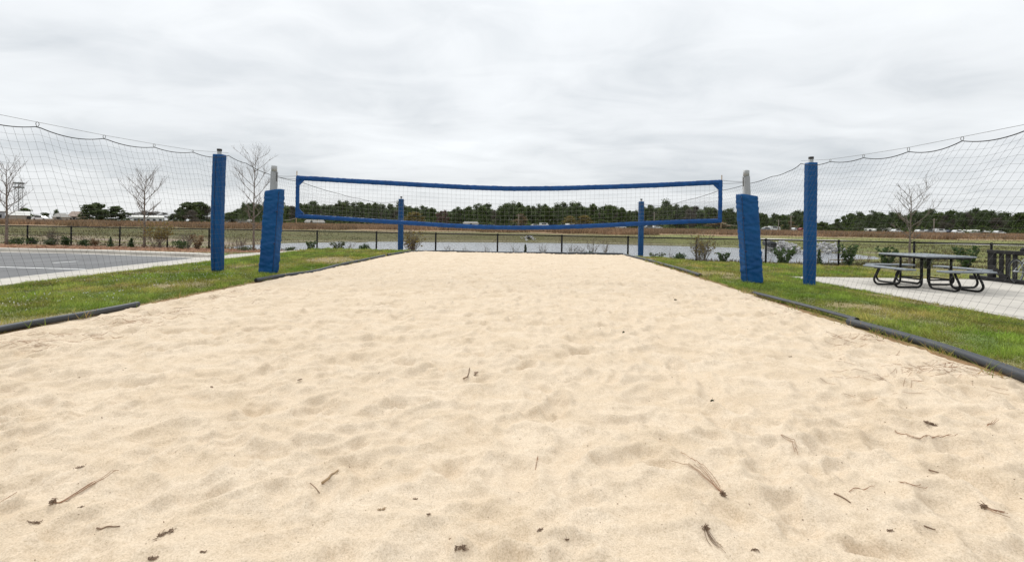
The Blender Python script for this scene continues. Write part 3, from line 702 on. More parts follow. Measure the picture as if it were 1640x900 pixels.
def volleyball_net():
    A = LPO[1][:2]; B = RPO[1][:2]; pl = VPlane(A, B); org = pl.pt(pl.L/2, 0)
    o = thing('volleyball_net', org, 'blue bordered volleyball net sagging across the middle of the sand', 'volleyball net')
    top = [(475, 285), (560, 290), (650, 295), (740, 300), (815, 302.5), (890, 302), (980, 299.5), (1060, 296.5), (1156, 292)]
    bot = [(475, 346), (540, 350), (600, 354), (650, 357), (720, 361.5), (780, 364.2), (830, 365), (890, 364.2), (950, 362), (1030, 358), (1090, 355.5), (1156, 353.5)]
    tp = np.array([pl.hit(*p) for p in top]); bp = np.array([pl.hit(*p) for p in bot])
    def zt(x): return np.interp(x, tp[:, 0], tp[:, 1])
    def zb(x): return np.interp(x, bp[:, 0], bp[:, 1])
    x0, x1 = tp[0, 0], tp[-1, 0]
    def band(name, path, hw, seed, flat):
        path = smooth_path(path, 10); n = len(path); V = []; F = []; A_ = np.arange(10)*2*np.pi/10
        for i, p in enumerate(path):
            d = path[min(i+1, n-1)]-path[max(i-1, 0)]; d /= np.linalg.norm(d); nn = np.array([pl.n[0], pl.n[1], 0]); up = np.cross(nn, d)
            for q in A_:
                tw = 0.007*perlin(np.array([i*0.55+q*1.6+seed]), np.array([q*0.8+seed]))[0]
                V.append(p+up*(hw+tw)*math.sin(q)+nn*(0.020+tw)*math.cos(q))
        for i in range(n-1):
            for k in range(10): F.append([i*10+k, i*10+(k+1) % 10, (i+1)*10+(k+1) % 10, (i+1)*10+k])
        F.append(list(range(10))); F.append([(n-1)*10+k for k in range(10)][::-1])
        return MB(org).add(V, F).build(name, MT['band'], o, True)
    xs = np.linspace(x0, x1, 26)
    band('top_band', [pl.pt(x, zt(x)) for x in xs], 0.056, 1, 0); band('bottom_band', [pl.pt(x, zb(x)) for x in xs], 0.050, 5, 0)
    for k, x in enumerate((x0+0.03, x1-0.03)):
        band('side_band', [pl.pt(x, z, -0.006) for z in np.linspace(zb(x)-0.03, zt(x)+0.03, 6)], 0.045, 9+k, 0)
        MB(org).tube([pl.pt(x-0.04*(1-2*k), zb(x)-0.16, 0.03), pl.pt(x-0.04*(1-2*k), zt(x)+0.16, 0.03)], 0.012, 8).build('dowel', MT['dowel'], o, True)
    for k, x in enumerate((x0+0.05, x1-0.05)):         # corner gussets
        sg = 1-2*k
        for z, s2 in ((zt(x)-0.05, -1), (zb(x)+0.05, 1)):
            if k == 1 and s2 == 1: continue
            MB(org).add([pl.pt(x, z, 0.012), pl.pt(x+sg*0.14, z, 0.012), pl.pt(x, z+s2*0.14, 0.012), pl.pt(x, z, -0.012), pl.pt(x+sg*0.14, z, -0.012), pl.pt(x, z+s2*0.14, -0.012)],
                [[0, 1, 2], [5, 4, 3], [0, 3, 4, 1], [1, 4, 5, 2], [2, 5, 3, 0]]).build('gusset', MT['band'], o)
    nb = MB(org)
    for x in np.arange(x0+0.08, x1-0.05, 0.1): nb.tube([pl.pt(x, zt(x)-(zt(x)-zb(x))*f, 0.006*math.sin(x*3+f*6)) for f in np.linspace(0, 1, 5)], 0.0015, 3, cap=False)
    for f in np.linspace(0, 1, 11)[1:-1]: nb.tube([pl.pt(x, zt(x)-(zt(x)-zb(x))*f, 0.006*math.sin(x*3+f*6)) for x in np.linspace(x0+0.03, x1-0.03, 60)], 0.0015, 3, cap=False)
    n = nb.build('netting', MT['twine_v'], o); n['kind'] = 'stuff'
    def cord(a, b, m, r=0.004, sag=0.0):
        q = [a+(b-a)*f-np.array([0, 0, sag*4*f*(1-f)]) for f in np.linspace(0, 1, 7)]; MB(org).tube(q, r, 5).build('cord', m, o)
    lp = np.array([LPO[1][0]+LPO[2], LPO[1][1], 0]); rp = np.array([RPO[1][0]+RPO[2], RPO[1][1], 0])
    for dz in (0.04, -0.03):
        cord(pl.pt(x0, zt(x0)+dz), lp+np.array([0.08, 0, LPO[1][2]+LPO[3]-0.24+dz*0.3]), MT['rope'], 0.004, 0.01)
        cord(pl.pt(x1, zt(x1)+dz), rp+np.array([-0.08, 0, RPO[1][2]+RPO[3]-0.26+dz*0.3]), MT['rope'], 0.004, 0.01)
    cord(pl.pt(x0, zb(x0)-0.05), P(456, 353, A[1]), MT['cord'], 0.005, 0.01); cord(pl.pt(x1, zb(x1)-0.05), P(1181, 362, B[1]), MT['cord'], 0.005, 0.01)
volleyball_net()

# ------------------------------------------------------------------ chain link fence
def fence():
    zt = 0.63; zb = -0.60
    o = thing('chain_link_fence', (*FP[3], zb), 'long low black chain link fence between the court and the pond', 'fence'); org = np.array([*FP[3], zb])
    for i, p in enumerate(FP):
        MB(org).tube([[p[0], p[1], zb-0.1], [p[0], p[1], zt+0.02]], 0.045, 10).build('post', MT['fence'], o, True)
        MB(org).tube([[p[0], p[1], zt+0.02], [p[0], p[1], zt+0.05], [p[0], p[1], zt+0.065]], [0.052, 0.046, 0.014], 10).build('post_cap', MT['fence'], o, True)
    for a, b in zip(FP[:-1], FP[1:]):
        MB(org).tube([[a[0], a[1], zt], [b[0], b[1], zt]], 0.031, 8).build('top_rail', MT['fence'], o, True)
        L = np.linalg.norm(b-a); u = (b-a)/L; n = np.array([-u[1], u[0]])*-0.03; mb = MB(org); hgt = zt-zb-0.06; st = 0.075
        def pt(x, z): return np.array([a[0]+u[0]*x+n[0], a[1]+u[1]*x+n[1], zb+0.04+z])
        for x in np.arange(-hgt, L, st):
            xa, xb = max(x, 0), min(x+hgt, L)
            if xb-xa > 0.02:
                mb.tube([pt(xa, xa-x), pt(xb, xb-x)], 0.0044, 3, cap=False)
                mb.tube([pt(xa, hgt-(xa-x)), pt(xb, hgt-(xb-x))], 0.0044, 3, cap=False)
        m = mb.build('chain_mesh', MT['fence'], o); m['kind'] = 'stuff'
fence()

# ------------------------------------------------------------------ picnic table
def picnic_table():
    c = np.array([9.86, 10.85, -0.165]); t = thing('picnic_table', c, 'square grey picnic table with four attached benches on the concrete patio', 'picnic table', rz=math.radians(4))
    hw = 0.62
    MB().box([0, 0, 0.745], [2*hw, 2*hw, 0.04], bev=0.015).build('tabletop', MT['tabletop'], t)
    MB().box([0, 0, 0.706], [2*hw-0.16, 2*hw-0.16, 0.036]).build('underframe', MT['blacksteel'], t)
    for q in range(4):
        M = np.array(Matrix.Rotation(q*math.pi/2, 3, 'Z'))
        MB().box(M @ np.array([0.93, 0, 0.445]), [0.27, 1.16, 0.04], M, 0.014).build('seat', MT['tabletop'], t)
        for sgn in (-1, 1):
            y = 0.27*sgn
            prof = [(0.36, 0.69), (0.36, 0.45), (0.36, 0.16), (0.385, 0.07), (0.45, 0.025), (0.60, 0.024), (0.90, 0.024), (0.99, 0.05), (1.035, 0.12), (1.02, 0.20), (0.95, 0.34), (0.92, 0.423)]
            pp = smooth_path([M @ np.array([x, y, z]) for x, z in prof], 4)
            MB().tube(pp, 0.023, 10).build('leg', MT['blacksteel'], t, True)
            MB().box(M @ np.array([0.91, y, 0.415]), [0.22, 0.05, 0.018], M).build('seat_bracket', MT['blacksteel'], t)
        a, b = M @ np.array([0.36, -0.27, 0.20]), M @ np.array([0.36, 0.27, 0.20])
        MB().tube([a, b], 0.018, 8).build('cross_bar', MT['blacksteel'], t, True)
picnic_table()

# ------------------------------------------------------------------ bicycle rack and bicycle
def rack():
    X0 = 13.12; zb = -0.165; org = np.array([X0, 12.43, zb])
    t = thing('bicycle_rack', org, 'charcoal slatted bicycle rack at the right edge of the patio', 'bicycle rack')
    hh = 0.84; Ys = np.array([12.9, 9.6])
    MB().box([0, Ys.mean()-12.43+0.0, 0.05], [0.30, Ys[0]-Ys[1], 0.10], bev=0.008).build('base_plank', MT['plank'], t)
    MB().box([0, (12.52+9.7)/2-12.43, hh-0.05], [0.12, 12.52-9.7, 0.10], bev=0.008).build('top_plank', MT['plank'], t)
    for yy in (12.43, 11.0, 9.8): MB().box([0, yy-12.43, (hh-0.10+0.10)/2], [0.10, 0.16, hh-0.204], bev=0.008).build('post', MT['plank'], t)
    y = 12.19
    while y > 9.9:
        if abs(y-11.0) > 0.12 and abs(y-11.76) > 0.07: MB().box([0, y-12.43, hh/2], [0.035, 0.105, hh-0.206], bev=0.005).build('slat', MT['plank'], t)
        y -= 0.165
    a, b = np.array([-0.09, -0.02, 0.42]), np.array([-0.12, -0.48, 0.10]); d = b-a; L = np.linalg.norm(d); d /= L; u = np.array([1.0, 0, 0]); u -= d*u.dot(d); u /= np.linalg.norm(u)
    MB().box((a+b)/2, [0.05, 0.12, L], np.stack([u, np.cross(d, u), d], 1), 0.006).build('brace', MT['plank'], t)
    # bicycle leaning in front of the slats
    bx = 13.02; r = 0.31; hub = np.array([bx, 11.75, zb+r+0.01]); fr = np.array([bx, 10.71, zb+r+0.01])
    bk = thing('bicycle', (bx, 11.75, zb), 'silver framed bicycle standing in the charcoal rack', 'bicycle', rz=math.radians(107)); o2 = np.array([bx, 11.75, zb])
    def circ(c, rr, n=40): return [c+np.array([0, rr*math.cos(a), rr*math.sin(a)]) for a in np.linspace(0, 2*np.pi, n+1)[:-1]]
    for c in (hub, fr):
        w = MB(o2).tube(circ(c, r-0.02, 40), 0.012, 6, closed=True).build('wheel', MT['silver'], bk, True)
        MB(o2).tube(circ(c, r), 0.018, 8, closed=True).build('tyre', MT['rubber'], w, True)
        s = MB(o2)
        for k in range(20):
            a = k*2*math.pi/20; s.tube([c+np.array([0.02*(-1)**k, 0.02*math.cos(a), 0.02*math.sin(a)]), c+np.array([0, (r-0.02)*math.cos(a+0.25*(-1)**k), (r-0.02)*math.sin(a+0.25*(-1)**k)])], 0.0014, 4)
        sp = s.build('spokes', MT['wire'], w); sp['kind'] = 'stuff'
        MB(o2).tube([c-[0.05, 0, 0], c+[0.05, 0, 0]], 0.022, 10).build('hub', MT['silver'], w, True)
    bb = np.array([bx, 11.28, hub[2]-0.05]); st = np.array([bx, 11.33, hub[2]+0.38]); hd = np.array([bx, 10.85, hub[2]+0.40]); hl = np.array([bx, 10.81, hub[2]+0.26])
    f = MB(o2)
    for p, q, rr in ((bb, st, 0.016), (st, hd, 0.016), (bb, hl, 0.019), (hd, hl, 0.02), (hl, fr, 0.014)): f.tube([p, q], rr, 8)
    for sx in (-0.04, 0.04): f.tube([hub+[sx, 0, 0], bb+[sx*0.5, 0, 0]], 0.010, 8); f.tube([hub+[sx, 0, 0], st+[sx*0.4, 0, -0.03]], 0.009, 8)
    f.build('frame', MT['silver'], bk, True)
    MB(o2).tube([st, st+[0, 0.03, 0.14]], 0.013, 8).build('seat_post', MT['silver'], bk, True)
    sd_ = MB(o2); sd_.tube([st+np.array([0, 0.16, 0.16]), st+np.array([0, 0.10, 0.165]), st+np.array([0, -0.02, 0.16]), st+np.array([0, -0.13, 0.155])], [0.05, 0.075, 0.035, 0.02], 10); sd_.build('saddle', MT['rubber'], bk, True)
    MB(o2).tube([hd, hd+[0, -0.02, 0.10], hd+[0, -0.06, 0.12]], 0.014, 8).build('stem', MT['silver'], bk, True)
    hbp = hd+np.array([0, -0.06, 0.12]); MB(o2).tube([hbp+[-0.30, 0.06, 0.03], hbp+[-0.1, 0, 0.01], hbp, hbp+[0.1, 0, 0.01], hbp+[0.30, 0.06, 0.03]], 0.012, 8).build('handlebar', MT['rubber'], bk, True)
    MB(o2).tube(circ(bb+np.array([0.05, 0, 0]), 0.085, 20), 0.006, 5, closed=True).build('chainring', MT['rubber'], bk, True)
    for s_ in (1, -1): MB(o2).tube([bb+[0.07*s_, 0, 0], bb+[0.075*s_, 0.10*s_, -0.13*s_], bb+[0.14*s_, 0.10*s_, -0.13*s_]], 0.010, 6).build('crank', MT['capblack'], bk, True)
rack()

# ------------------------------------------------------------------ bare young trees by the fence
def bare_tree(xpx, base_px, top_px, Y, label, seed, spread=0.5, r0=0.05, nb=16, start=0.3, leaf=None, org=None):
    rg = random.Random(seed); b = P(xpx, base_px, Y); b[2] = h1(b[0], b[1])-0.03; h = (P(xpx, top_px, Y)[2]-b[2])*0.90
    t = thing('bare_tree', b, label, 'bare tree', 'leafless young trees along the fence')
    tr = MB(); pts = [np.array([0.03*h*0.3*math.sin(f*5+seed)*f, 0.02*math.cos(f*4)*f, h*f]) for f in np.linspace(0, 1, 12)]
    tr.tube(pts, [r0*(1-0.97*f)**1.1+0.004 for f in np.linspace(0, 1, 12)], 7); tr.build('trunk', MT['bark'], t, True)
    def ptrunk(f): i = min(int(f*11), 10); q = f*11-i; return pts[i]*(1-q)+pts[i+1]*q
    tw = MB()
    def grow(m, p, d, L, r, lev):
        n = 5; q = [p]
        for k in range(n):
            d = d+np.array([rg.gauss(0, .10), rg.gauss(0, .10), 0.10+rg.gauss(0, .05)]); d /= np.linalg.norm(d); q.append(q[-1]+d*L/n)
        m.tube(q, np.linspace(r, r*0.3, n+1), 5 if lev == 0 else 3, cap=False)
        if lev < 2:
            for k in range(rg.randint(4, 7) if lev == 0 else rg.randint(2, 4)):
                f = rg.uniform(0.25, 0.95); i = min(int(f*n), n-1); pp = q[i]+(q[i+1]-q[i])*(f*n-i); a = rg.uniform(0, 2*math.pi)
                dd = d*0.75+np.array([math.cos(a), math.sin(a), 0.25])*rg.uniform(0.45, 0.8); dd /= np.linalg.norm(dd)
                grow(tw, pp, dd, L*rg.uniform(0.4, 0.7)*(1.2-f*0.5), max(r*0.48, 0.0036), lev+1)
    for k in range(nb):
        f = start+(0.94-start)*(k+rg.random())/nb; a = k*2.4+rg.uniform(-.4, .4); env = math.sin(math.pi*min(1, (f-start*0.75)/(1.08-start*0.75)))**0.8
        d = np.array([math.cos(a), math.sin(a), 0.75]); d /= np.linalg.norm(d); m = MB()
        grow(m, ptrunk(f), d, h*spread*(0.25+0.75*env)*rg.uniform(0.75, 1.1), 0.30*r0*(1.15-f)+0.008, 0); m.build('branch', MT['twig'], t, True)
    w = tw.build('twigs', MT['twig'], t); w['kind'] = 'stuff'
    return t
bare_tree(10, 394, 248, 28.5, 'leafless young tree at the left edge beside the lattice tower', 1, 0.33, 0.085, 18, 0.36)
bare_tree(231, 394, 268, 27.5, 'leafless young tree with a broad fan crown behind the left net', 2, 0.36, 0.075, 18, 0.38)
bare_tree(406, 404, 226, 25.5, 'tallest slender leafless tree between the two near left pads', 3, 0.26, 0.060, 20, 0.22)
bare_tree(1457, 408, 293, 19.2, 'pale leafless young tree behind the picnic table', 4, 0.34, 0.05, 15, 0.36)

# ------------------------------------------------------------------ shrubs and plants along the fence
def shrub(xpx, ypx, wpx, hpx, Y, label, mtl, seed, name='shrub', cat='shrub', stems=7, dens=1.0, shape='round', lsz=None):
    rg = np.random.default_rng(seed); a, _ = ray(xpx, ypx); k = Y/FPX; X = a*Y; z0 = h1(X, Y)-0.03; h = hpx*k; w = wpx*k
    t = thing(name, (X, Y, z0), label, cat, 'shrubs and plants along the fence')
    st = MB()
    for i in range(stems):
        an = i*2.4+seed; e = np.array([math.cos(an)*w*0.38*rg.uniform(.4, 1), math.sin(an)*w*0.3*rg.uniform(.4, 1), h*rg.uniform(.65, .95)])
        q = [e*f*np.array([f**0.3, f**0.3, 1]) for f in np.linspace(0, 1, 5)]; st.tube(q, np.linspace(0.010, 0.004, 5), 4, cap=False)
    st.build('stems', MT['twig'], t)['kind'] = 'stuff'
    n = int(360*dens); cl = rg.integers(0, 14, n); cc = rg.normal(size=(14, 3)); cc /= np.linalg.norm(cc, axis=1, keepdims=True); cc *= rg.random((14, 1))**0.4
    p = cc[cl]*0.72+rg.normal(size=(n, 3))*0.22
    if shape == 'cone': zz = rg.random(n)**1.4; p[:, 2] = zz*2-1; p[:, :2] *= (1.05-zz)[:, None]*1.1
    if shape == 'spread': p[:, :2] *= 1.15
    if shape == 'spray':
        zz = rg.random(n); an = cl*2.4; p = np.stack([np.cos(an)*zz*0.9, np.sin(an)*zz*0.9, zz*2-1], 1)+rg.normal(size=(n, 3))*0.10
    C = np.stack([p[:, 0]*w/2, p[:, 1]*w/2, np.maximum(h*0.52+p[:, 2]*h*0.48, 0.03)], 1)
    me = leaf_mesh('leaves', C, lsz or max(0.05, 0.10*min(w, h)), 0.5, rg, (0.65+0.7*rg.random(14))[cl]*(0.85+0.3*rg.random(n)))
    link('leaves', me, MT[mtl], t)['kind'] = 'stuff'
    return t
SH = [
 (30, 392, 30, 16, 29, 'low wide dark evergreen shrub right of the leftmost bare tree', 'shrub', 'spread'),
 (52, 385, 14, 14, 30.5, 'small green shrub just right of the leftmost fence post', 'shrub', 'round'),
 (80, 388, 20, 15, 29.5, 'mid green shrub left of the second fence post in view', 'shrub2', 'round'),
 (106, 390, 16, 18, 28.8, 'dark upright shrub hard against the left of the second fence post in view', 'shrub', 'round'),
 (137, 390, 18, 13, 28.8, 'round dark green shrub right of the second fence post in view', 'shrub', 'round'),
 (153, 390, 14, 14, 28.6, 'dry brown tuft of a shrub between two green shrubs behind the car park', 'tan', 'round'),
 (177, 392, 13, 17, 28.2, 'narrow upright green shrub left of the third fence post in view', 'shrub', 'cone'),
 (211, 392, 16, 16, 28.0, 'dark pointed shrub between the third fence post and the fan shaped bare tree', 'shrub', 'cone'),
 (289, 400, 26, 15, 25.0, 'broad dark green shrub in the pine straw left of the near left pole', 'shrub', 'spread'),
 (316, 395, 20, 24, 26.0, 'tan half bare bush beside the near left pole', 'tan', 'spray'),
 (394, 402, 22, 10, 26.0, 'low green clump under the tallest leafless tree', 'shrub2', 'spread'),
 (465, 405, 20, 11, 25.2, 'low green shrub just right of the leaning left pad', 'shrub', 'spread'),
 (498, 405, 17, 19, 25.0, 'upright bright green shrub below the left end of the net', 'shrub', 'spray'),
 (541, 404, 24, 20, 25.2, 'sparse olive twiggy bush between two green shrubs left of the far pole', 'shrub2', 'spray'),
 (583, 405, 20, 18, 24.6, 'leafy green shrub left of the first fence post by the far left pole', 'shrub', 'round'),
 (619, 404, 18, 11, 24.2, 'brownish low shrub left of the far left pole', 'tan', 'round'),
 (730, 406, 16, 11, 22.9, 'small brown bush behind the far edge of the sand, left part', 'tan', 'round'),
 (763, 406, 11, 9, 22.8, 'tiny green plant behind the far edge of the sand, left of its middle', 'shrub2', 'round'),
 (806, 406, 16, 10, 22.6, 'low grey green tuft beside a fence post at the middle of the far sand edge', 'shrub2', 'round'),
 (841, 407, 9, 24, 22.5, 'slim upright green sapling behind the middle of the far sand edge', 'shrub2', 'cone'),
 (888, 408, 14, 10, 22.2, 'low green tuft left of the fence post right of the middle', 'shrub2', 'round'),
 (942, 409, 12, 14, 22.0, 'small dark green plant behind the far sand edge left of the far right pole', 'shrub', 'spray'),
 (995, 410, 11, 15, 21.8, 'green plant just left of the far right pole', 'shrub', 'round'),
 (1052, 415, 28, 16, 20.9, 'pale grey green weeds just right of the far right pole', 'shrub2', 'spray'),
 (1090, 417, 24, 18, 20.6, 'dark low shrub left of the big twiggy bush on the right', 'shrub', 'round'),
 (1158, 420, 20, 20, 20.6, 'leafy young shrub left of the leaning right pad', 'shrub', 'spray'),
 (1255, 420, 34, 30, 20.4, 'leaning leafy green shrub in front of the stones between the two right pads', 'shrub', 'spray'),
 (1312, 414, 18, 30, 20.0, 'green shrub half hidden behind the near right pole', 'shrub', 'cone'),
 (1358, 424, 28, 38, 19.4, 'feathery green conifer shrub right of the near right pole', 'shrub', 'spray'),
 (1421, 424, 30, 34, 18.6, 'feathery green shrub behind the left end of the picnic table', 'shrub', 'spray'),
 (1485, 424, 20, 28, 18.4, 'small green shrub behind the middle of the picnic table', 'shrub2', 'spray'),
 (1547, 426, 32, 38, 18.0, 'feathery green shrub behind the right end of the picnic table', 'shrub', 'spray'),
]
for i, (x, y, w_, h_, Y, lb, m_, shp) in enumerate(SH): shrub(x, y, w_, h_, Y, lb, m_, 100+i, shape=shp, dens=1.0 if h_ > 12 else 0.6)

def twig_bush(xpx, ypx, wpx, hpx, Y, label, seed, n=26, leaves=None, nl=200, group='twiggy bushes along the fence', name='twiggy_bush'):
    rg = random.Random(seed); rn = np.random.default_rng(seed); a, _ = ray(xpx, ypx); k = Y/FPX; X = a*Y; z0 = h1(X, Y)-0.02; h = hpx*k; w = wpx*k
    t = thing(name, (X, Y, z0), label, 'bush', group); m = MB(); tips = []
    def grow(p, d, L, r, lev):
        q = [p]
        for j in range(4): d = d+np.array([rg.gauss(0, .12), rg.gauss(0, .12), 0.03]); d /= np.linalg.norm(d); q.append(q[-1]+d*L/4)
        m.tube(q, np.linspace(r, r*0.4, 5), 3, cap=False); tips.extend(q[2:])
        if lev < 2:
            for j in range(2 if lev else 3):
                i = rg.randint(1, 3); aa = rg.uniform(0, 6.28); dd = d+np.array([math.cos(aa), math.sin(aa), 0.2])*0.55; grow(q[i], dd/np.linalg.norm(dd), L*rg.uniform(.4, .6), r*0.6, lev+1)
    for i in range(n):
        aa = rg.uniform(0, 6.28); s_ = rg.uniform(0, 1)**0.7; d = np.array([math.cos(aa)*s_*w/h*0.45, math.sin(aa)*s_*w/h*0.45, 1]); d /= np.linalg.norm(d)
        grow(np.array([math.cos(aa)*0.1*w*s_, math.sin(aa)*0.1*w, 0]), d, h*rg.uniform(.5, .85), 0.0115, 0)
    m.build('stems', MT['twig'], t)['kind'] = 'stuff'
    if leaves:
        T = np.array(tips); T = T[T[:, 2] > h*0.35]; C = T[rn.integers(0, len(T), nl)]+rn.normal(size=(nl, 3))*0.08
        link('leaves', leaf_mesh('leaves', C, 0.06, 0.55, rn), MT[leaves], t)['kind'] = 'stuff'
    return t
twig_bush(252, 396, 46, 46, 27.3, 'orange and yellow leaved bush by the fan shaped bare tree', 1, 22, 'yellow', 700)
twig_bush(298, 396, 40, 34, 27.6, 'pinkish bare twiggy bush left of the near left pole', 2, 22)
twig_bush(88, 390, 36, 34, 30.5, 'bare twiggy bush between the first two fence posts on the left', 3, 18)
twig_bush(385, 400, 26, 26, 27.0, 'small bare twiggy bush at the foot of the tallest leafless tree', 4, 14)
twig_bush(660, 405, 44, 48, 23.6, 'big twiggy bush with yellow green buds right of the far left pole', 5, 34, 'yellow', 260)
twig_bush(1124, 420, 46, 54, 21.6, 'big twiggy bush with olive buds left of the leaning right pad', 6, 36, 'yellow', 220)
for i, (x, hp, n, lb) in enumerate([
 (718, 22, 5, 'thin bare sapling stems right of the first fence post beyond the far left pole'), (745, 20, 4, 'sparse bare stems midway between two fence posts left of the middle'), (778, 22, 5, 'thin bare stems just left of the fence post behind the middle of the sand'),
 (822, 24, 6, 'thin bare stems left of the slim green sapling'), (868, 34, 7, 'tall bare stems between the slim green sapling and the next fence post'), (915, 26, 9, 'leaning bare stems just right of the fence post right of the middle'), (930, 30, 9, 'dense leaning bare stems second right of the fence post right of the middle'),
 (950, 42, 8, 'tallest bare stems left of the far right pole'), (968, 40, 7, 'tall bare stems beside the tallest ones left of the far right pole'), (985, 22, 5, 'short bare stems nearest to the green plant by the far right pole'), (560, 22, 6, 'thin bare stems between two green shrubs below the left half of the net'), (1075, 22, 6, 'thin bare stems in the pale weeds right of the far right pole')]):
    twig_bush(x, 405, 16, hp, 22.9-0.0035*(x-800) if x > 700 else 25.5, lb, 20+i, n, group='bare sapling stems along the fence by the water', name='sapling_clump')

# ------------------------------------------------------------------ stone aprons and drain pipes by the pond
def riprap(xpx, ypx, wpx, dY, Y, label, seed, n=320, hp=1.25):
    rg = np.random.default_rng(seed); mb = MB(); k = Y/FPX; c = P(xpx, ypx, Y); org = np.array([c[0], c[1], h1(c[0], c[1])])
    for i in range(n):
        u, v = rg.normal(size=2)*0.42; u = np.clip(u, -1, 1); x = c[0]+u*wpx*k/2; y = Y+v*dY; r = rg.uniform(0.10, 0.24)*(1.0 if Y < 60 else 0.8)
        z = max(h1(x, y), -1.5)+0.05+hp*max(0, 1-u*u-0.5*v*v)*rg.random()**0.6
        V = []
        for p in ((1, 0, 0), (-1, 0, 0), (0, 1, 0), (0, -1, 0), (0, 0, 1), (0, 0, -1)): V.append(np.array([x, y, z])+np.array(p)*r*rg.uniform(.6, 1.1)+rg.normal(size=3)*0.03)
        mb.add(V, [[0, 2, 4], [2, 1, 4], [1, 3, 4], [3, 0, 4], [2, 0, 5], [1, 2, 5], [3, 1, 5], [0, 3, 5]])
    mb.org = org; o = mb.build('stone_apron', MT['stone']); o.location = org; tag(o, label, 'stone pile', 'stone aprons at drain outlets', 'stuff')
riprap(1254, 396, 66, 2.0, 50, 'pile of pale stones round a drain pipe between the right pads', 1)
riprap(1326, 398, 52, 2.0, 50, 'pile of pale stones behind the near right pole', 2, 130)
riprap(846, 380, 26, 2.2, 73, 'small grey stone outlet on the far bank of the pond', 3, 60, 0.5)
def drain(x, y, Y, r, label):
    c = P(x, y, Y); t = thing('drain_pipe', c, label, 'drain pipe'); 
    MB().tube([[0, 1.6, 0.15], [0, 0, 0]], r, 16).build('pipe', MT['pipe'], t, True); MB().tube([[0, 0.01, 0.0], [0, -0.012, 0]], r*0.85, 16).build('shade_disc', MT['bore_shade'], t)  # pipe is solid; the dark disc paints its shaded mouth
drain(1239, 392, 48.6, 0.34, 'black drain pipe end among the pale stones'); drain(847, 381, 72.6, 0.17, 'dark drain outlet in the stones on the far bank')

# ------------------------------------------------------------------ grasses
def lawn():
    n = 900000; rg = RNG
    X = np.concatenate([rg.uniform(-11, -4, n//3), rg.uniform(3.5, 12, n//3), rg.uniform(-11, 14, n//3)]); Y = rg.uniform(0, 1, len(X))
    Y = 1.5*np.exp(Y*math.log(25/1.5)); s, t = to_st(X, Y); d = Y-Yf(X)
    n1 = fbm(X/2.2, Y/2.2, 4)
    ok = ((s < SL-0.05+0.10*n1) | (s > SRR+0.07-0.10*n1) | (t > TF+0.15)) & (X > -10.70) & ~((X > 7.75) & (Y < 12.78)) & (d < -0.4) & ~((X < -4.8) & (Y > 21.2+0.5*n1))
    ok &= ~((X < -8.6) & (X < -10.7+ (Y-18.0)*0.9) & (Y > 18.0))
    ok &= (np.abs(X) < 1.25*Y+0.5)
    dist = np.hypot(X, Y); keep = rg.random(len(X)) < np.clip(1.15-0.25*n1-0.9*sst(0.15, 0.75, n1), 0.12, 1)
    ok &= keep; X, Y, n1, dist, d = X[ok], Y[ok], n1[ok], dist[ok], d[ok]
    Z = H(X, Y)-0.005; h = (0.022+0.042*rg.random(len(X)))*np.clip(1+1.1*fbm(X/0.35, Y/0.35, 3), 0.35, 2.2)*(0.85+0.012*dist); w = 0.0035+0.0007*dist
    dry = np.clip(0.34+1.15*n1+0.55*fbm(X/0.8+11, Y/0.8, 3)+0.30*sst(6, 9, X)*sst(12, 13, Y)+0.25*rg.normal(size=len(X)), 0, 1)[:, None]*0.72
    tuf = np.clip(1.0+0.75*fbm(X/0.35, Y/0.35, 3)+0.35*fbm(X/1.1+4, Y/1.1, 2), 0.45, 1.7)[:, None]
    tn = (0.65+0.7*rg.random((len(X), 1)))*tuf*(np.array([[1, 1, 1]])*(1-dry)+np.array([[1.75, 1.02, 1.9]])*dry)
    me = blade_mesh('lawn_grass', np.stack([X, Y, Z], 1), h, w, rg, tn, 0.55)
    tag(link('lawn_grass', me, MT['grass']), 'short patchy green lawn on both sides of the sand', 'grass', kind='stuff')
    m = 520; X = rg.uniform(-10.5, -5.6, 2600); Y = rg.uniform(4.5, 12, 2600); k = (fbm(X/1.4+3, Y/1.4, 2) > 0.02); X, Y = X[k][:m], Y[k][:m]; s, t = to_st(X, Y); k = s < SL-0.15; X, Y = X[k], Y[k]
    C = np.stack([X, Y, H(X, Y)+0.055], 1); C = np.repeat(C, 4, 0)+rg.normal(size=(len(C)*4, 3))*0.004
    tag(link('clover_flowers', leaf_mesh('clover_flowers', C, 0.0055, 0.8, rg), MT['flower']), 'tiny white clover flowers scattered over the left lawn', 'flowers', kind='stuff')
lawn()
def edge_tufts():
    rg = np.random.default_rng(21); B = []
    for k in range(150):
        side = rg.random() < 0.5; t = 3+16*rg.random()**1.3; s0 = (SL if side else SRR)+rg.normal()*0.09*(1 if side else 1); m = rg.integers(5, 16)
        ss = s0+rg.normal(size=m)*0.035; tt = t+rg.normal(size=m)*0.05; X, Y = ST(ss, tt); B.append(np.stack([X, Y, np.full(m, -0.01)], 1))
    B = np.concatenate(B); n = len(B); dist = np.hypot(B[:, 0], B[:, 1])
    tn = (0.6+0.7*rg.random((n, 1)))*np.where(rg.random((n, 1)) < 0.45, np.array([[1.9, 1.05, 2.2]]), np.array([[1, 1, 1]]))
    tag(link('edge_tufts', blade_mesh('edge_tufts', B, 0.05+0.09*rg.random(n), 0.003+0.0006*dist, rg, tn, 0.7), MT['grass']), 'straggling grass tufts growing at the pipe edging of the sand', 'grass', kind='stuff')
edge_tufts()
